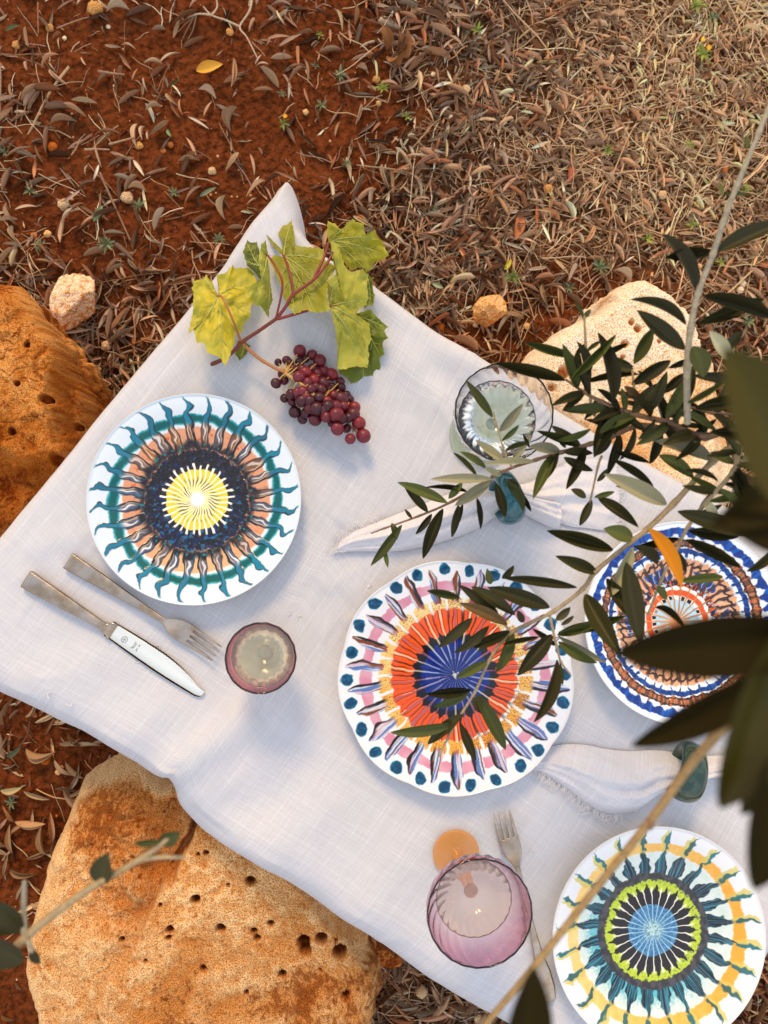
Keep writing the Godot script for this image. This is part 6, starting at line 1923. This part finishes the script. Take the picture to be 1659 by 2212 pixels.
	branch("tall pale olive shoot rising along the right side of the photo", [
		[[[1485, 915, 0.33], [1484, 793, 0.345], [1492, 710, 0.355], [1508, 632, 0.365], [1540, 549, 0.375], [1562, 480, 0.385], [1592, 400, 0.395], [1640, 285, 0.405], [1672, 200, 0.41]], 0.0027, 0.0016, near],
	], [
		[1482, 702, 1361, 647, 0.35, 0.35, 0.20, "d"], [1479, 755, 1376, 670, 0.345, 0.345, 0.28, "d"], [1518, 639, 1680, 692, 0.365, 0.37, 0.20, "d"], [1508, 700, 1650, 646, 0.355, 0.36, 0.20, "d"], [1504, 632, 1428, 505, 0.365, 0.365, 0.26, "d"], [1542, 545, 1437, 556, 0.375, 0.365, 0.28, "d"],
		[1548, 544, 1690, 480, 0.375, 0.39, 0.28, "d"], [1497, 748, 1520, 815, 0.36, 0.36, 0.60, "d"], [1576, 776, 1533, 715, 0.36, 0.37, 0.36, "p"], [1562, 760, 1603, 715, 0.35, 0.355, 0.40, "d"], [1497, 812, 1610, 828, 0.345, 0.345, 0.2, "d"], [1502, 882, 1610, 862, 0.34, 0.34, 0.26, "d"],
		[1612, 322, 1612, 293, 0.40, 0.40, 0.5, "m"], [1560, 425, 1552, 392, 0.39, 0.39, 0.3, "m"], [1565, 420, 1610, 422, 0.39, 0.39, 0.25, "m"], [1485, 870, 1570, 820, 0.34, 0.36, 0.16, "m"],
	])
	# leaves close to the eye, out of focus
	branch("blurred olive branch close to the eye at the lower right", [
		[[[1790, 1290, 0.64], [1700, 1410, 0.62], [1600, 1530, 0.59], [1497, 1646, 0.56], [1407, 1770, 0.545], [1286, 1921, 0.53], [1153, 2089, 0.52], [1063, 2196, 0.51], [1030, 2240, 0.51]], 0.0024, 0.0014, Color(0.68, 0.55, 0.36)],
		[[[1407, 1770, 0.545], [1403, 1790, 0.545]], 0.0022, 0.0014, br],
	], [
		[1790, 1370, 1325, 1412, 0.71, 0.69, 0.30, "n"], [1680, 1450, 1362, 1612, 0.66, 0.65, 0.22, "n"], [1720, 1330, 1556, 1746, 0.71, 0.69, 0.32, "g"], [1700, 1590, 1630, 1922, 0.70, 0.69, 0.36, "n"], [1120, 2330, 1152, 2088, 0.66, 0.66, 0.42, "n"],
		[1720, 1660, 1590, 1640, 0.68, 0.69, 0.3, "g"], [1720, 1500, 1600, 1760, 0.68, 0.68, 0.34, "g"],
	], false)
	branch("blurred olive leaves close to the eye beside the pale boulder", [
		[[[1820, 1190, 0.70], [1730, 1080, 0.69], [1670, 980, 0.66], [1620, 930, 0.45]], 0.0020, 0.0012, br],
	], [
		[1740, 1090, 1562, 752, 0.71, 0.73, 0.44, "g"], [1740, 1030, 1535, 1140, 0.69, 0.69, 0.38, "n"], [1740, 1190, 1550, 1112, 0.69, 0.69, 0.36, "n"], [1720, 1010, 1610, 880, 0.68, 0.70, 0.40, "g"],
	], false)
	branch("blurred olive twig close to the eye over the cracked boulder", [
		[[[-40, 2120, 0.46], [56, 2024, 0.46], [120, 1972, 0.465], [197, 1917, 0.47], [304, 1855, 0.475], [365, 1810, 0.48]], 0.0026, 0.0014, gb],
		[[[54, 2022, 0.46], [51, 1970, 0.46], [53, 1904, 0.465]], 0.002, 0.0013, near],
		[[[304, 1855, 0.475], [350, 1851, 0.475], [398, 1852, 0.475]], 0.0018, 0.0011, gb],
		[[[56, 2024, 0.46], [68, 2050, 0.46], [75, 2070, 0.455]], 0.0016, 0.001, near],
	], [
		[214, 1908, 232, 1843, 0.47, 0.48, 0.52, "d"], [292, 1822, 350, 1815, 0.475, 0.48, 0.24, "m"], [346, 1820, 390, 1797, 0.478, 0.485, 0.5, "m"], [-30, 1950, 48, 2012, 0.47, 0.46, 0.62, "d"], [-40, 2030, 50, 2080, 0.47, 0.46, 0.62, "d"], [66, 2050, 86, 2082, 0.46, 0.46, 0.6, "d"],
	], false)

# ---------------------------------------------------------------- the scene
func _ready() -> void:
	# camera
	var nadir := Vector3((734.0 - 829.5) / FOCAL, -(1216.0 - 1106.0) / FOCAL, -1.0).normalized()
	var fwd := Vector3(-nadir.x, -1.0, nadir.y).normalized()
	look = Basis.looking_at(fwd, Vector3(0, 0, -1))
	var cam := Camera3D.new()
	cam.name = "camera"
	var lens := CameraAttributesPhysical.new()
	lens.frustum_focal_length = 24.0 / (2.0 * 1106.0 / FOCAL)
	lens.frustum_focus_distance = 0.92
	lens.exposure_aperture = lens.frustum_focal_length / 3.6
	cam.attributes = lens
	cam.fov = rad_to_deg(2.0 * atan(1106.0 / FOCAL))
	cam.near = 0.02
	cam.far = 200.0
	cam.transform = Transform3D(look, eye)
	add_child(cam)
	# sky: bright hazy evening air
	var sky := ProceduralSkyMaterial.new()
	sky.sky_top_color = Color(0.79, 0.85, 0.95)
	sky.sky_horizon_color = Color(0.98, 0.92, 0.84)
	sky.sky_curve = 0.2
	sky.ground_bottom_color = Color(0.35, 0.24, 0.16)
	sky.ground_horizon_color = Color(0.6, 0.5, 0.4)
	sky.sun_angle_max = 40.0
	# thin broken cloud
	var cloud := noise(0.012, 5, 51).get_seamless_image(512, 256)
	var bytes := cloud.get_data()
	var veil := PackedByteArray()
	veil.resize(512 * 256 * 4)
	for k in 512 * 256:
		veil[k * 4] = 255
		veil[k * 4 + 1] = 252
		veil[k * 4 + 2] = 246
		veil[k * 4 + 3] = int(smoothstep(0.40, 0.75, bytes[k] / 255.0) * 200)
	sky.sky_cover = ImageTexture.create_from_image(Image.create_from_data(512, 256, false, Image.FORMAT_RGBA8, veil))
	sky.sky_cover_modulate = Color(0.75, 0.74, 0.73)
	var env := Environment.new()
	env.background_mode = Environment.BG_SKY
	env.sky = Sky.new()
	env.sky.sky_material = sky
	env.background_energy_multiplier = 0.62
	env.tonemap_mode = Environment.TONE_MAPPER_LINEAR
	env.tonemap_exposure = 1.88
	env.sdfgi_enabled = true
	env.ssao_enabled = true
	env.ssil_enabled = true
	var world := WorldEnvironment.new()
	world.name = "world"
	world.environment = env
	add_child(world)
	# the sun, low and veiled, from the far left
	var sun := DirectionalLight3D.new()
	sun.name = "sun"
	sun.light_energy = 0.42
	sun.light_angular_distance = 16.0
	sun.light_color = Color(1.0, 0.86, 0.66)
	sun.shadow_enabled = true
	sun.transform = Transform3D(Basis.looking_at(Vector3(0.14, -0.62, 0.77), Vector3.UP), Vector3(-2, 3, -3))
	add_child(sun)
	rng.seed = 11
	n1 = noise(1.0, 3, 1)
	n2 = noise(1.0, 2, 2)
	nc = noise(1.0, 2, 7)
	no = noise(1.0, 1, 9)
	make_materials()
	for c in DRY:
		for s in [0.85, 1.05]:
			var m: StandardMaterial3D = M.dry.duplicate()
			m.albedo_color = Color(c.r * s, c.g * s, c.b * s).lerp(Color(0.86, 0.74, 0.58), 0.45)
			dry_mats.append(m)
	var tex := linen_pictures()
	build_ground()
	build_boulders()
	build_cloth(tex)
	build_litter()
	build_plates()
	build_cutlery()
	build_glasses()
	build_napkins(tex)
	build_vine()
	build_olive()
	build_pebbles()
	build_weeds()
	build_twigs()
	build_loose_leaves()
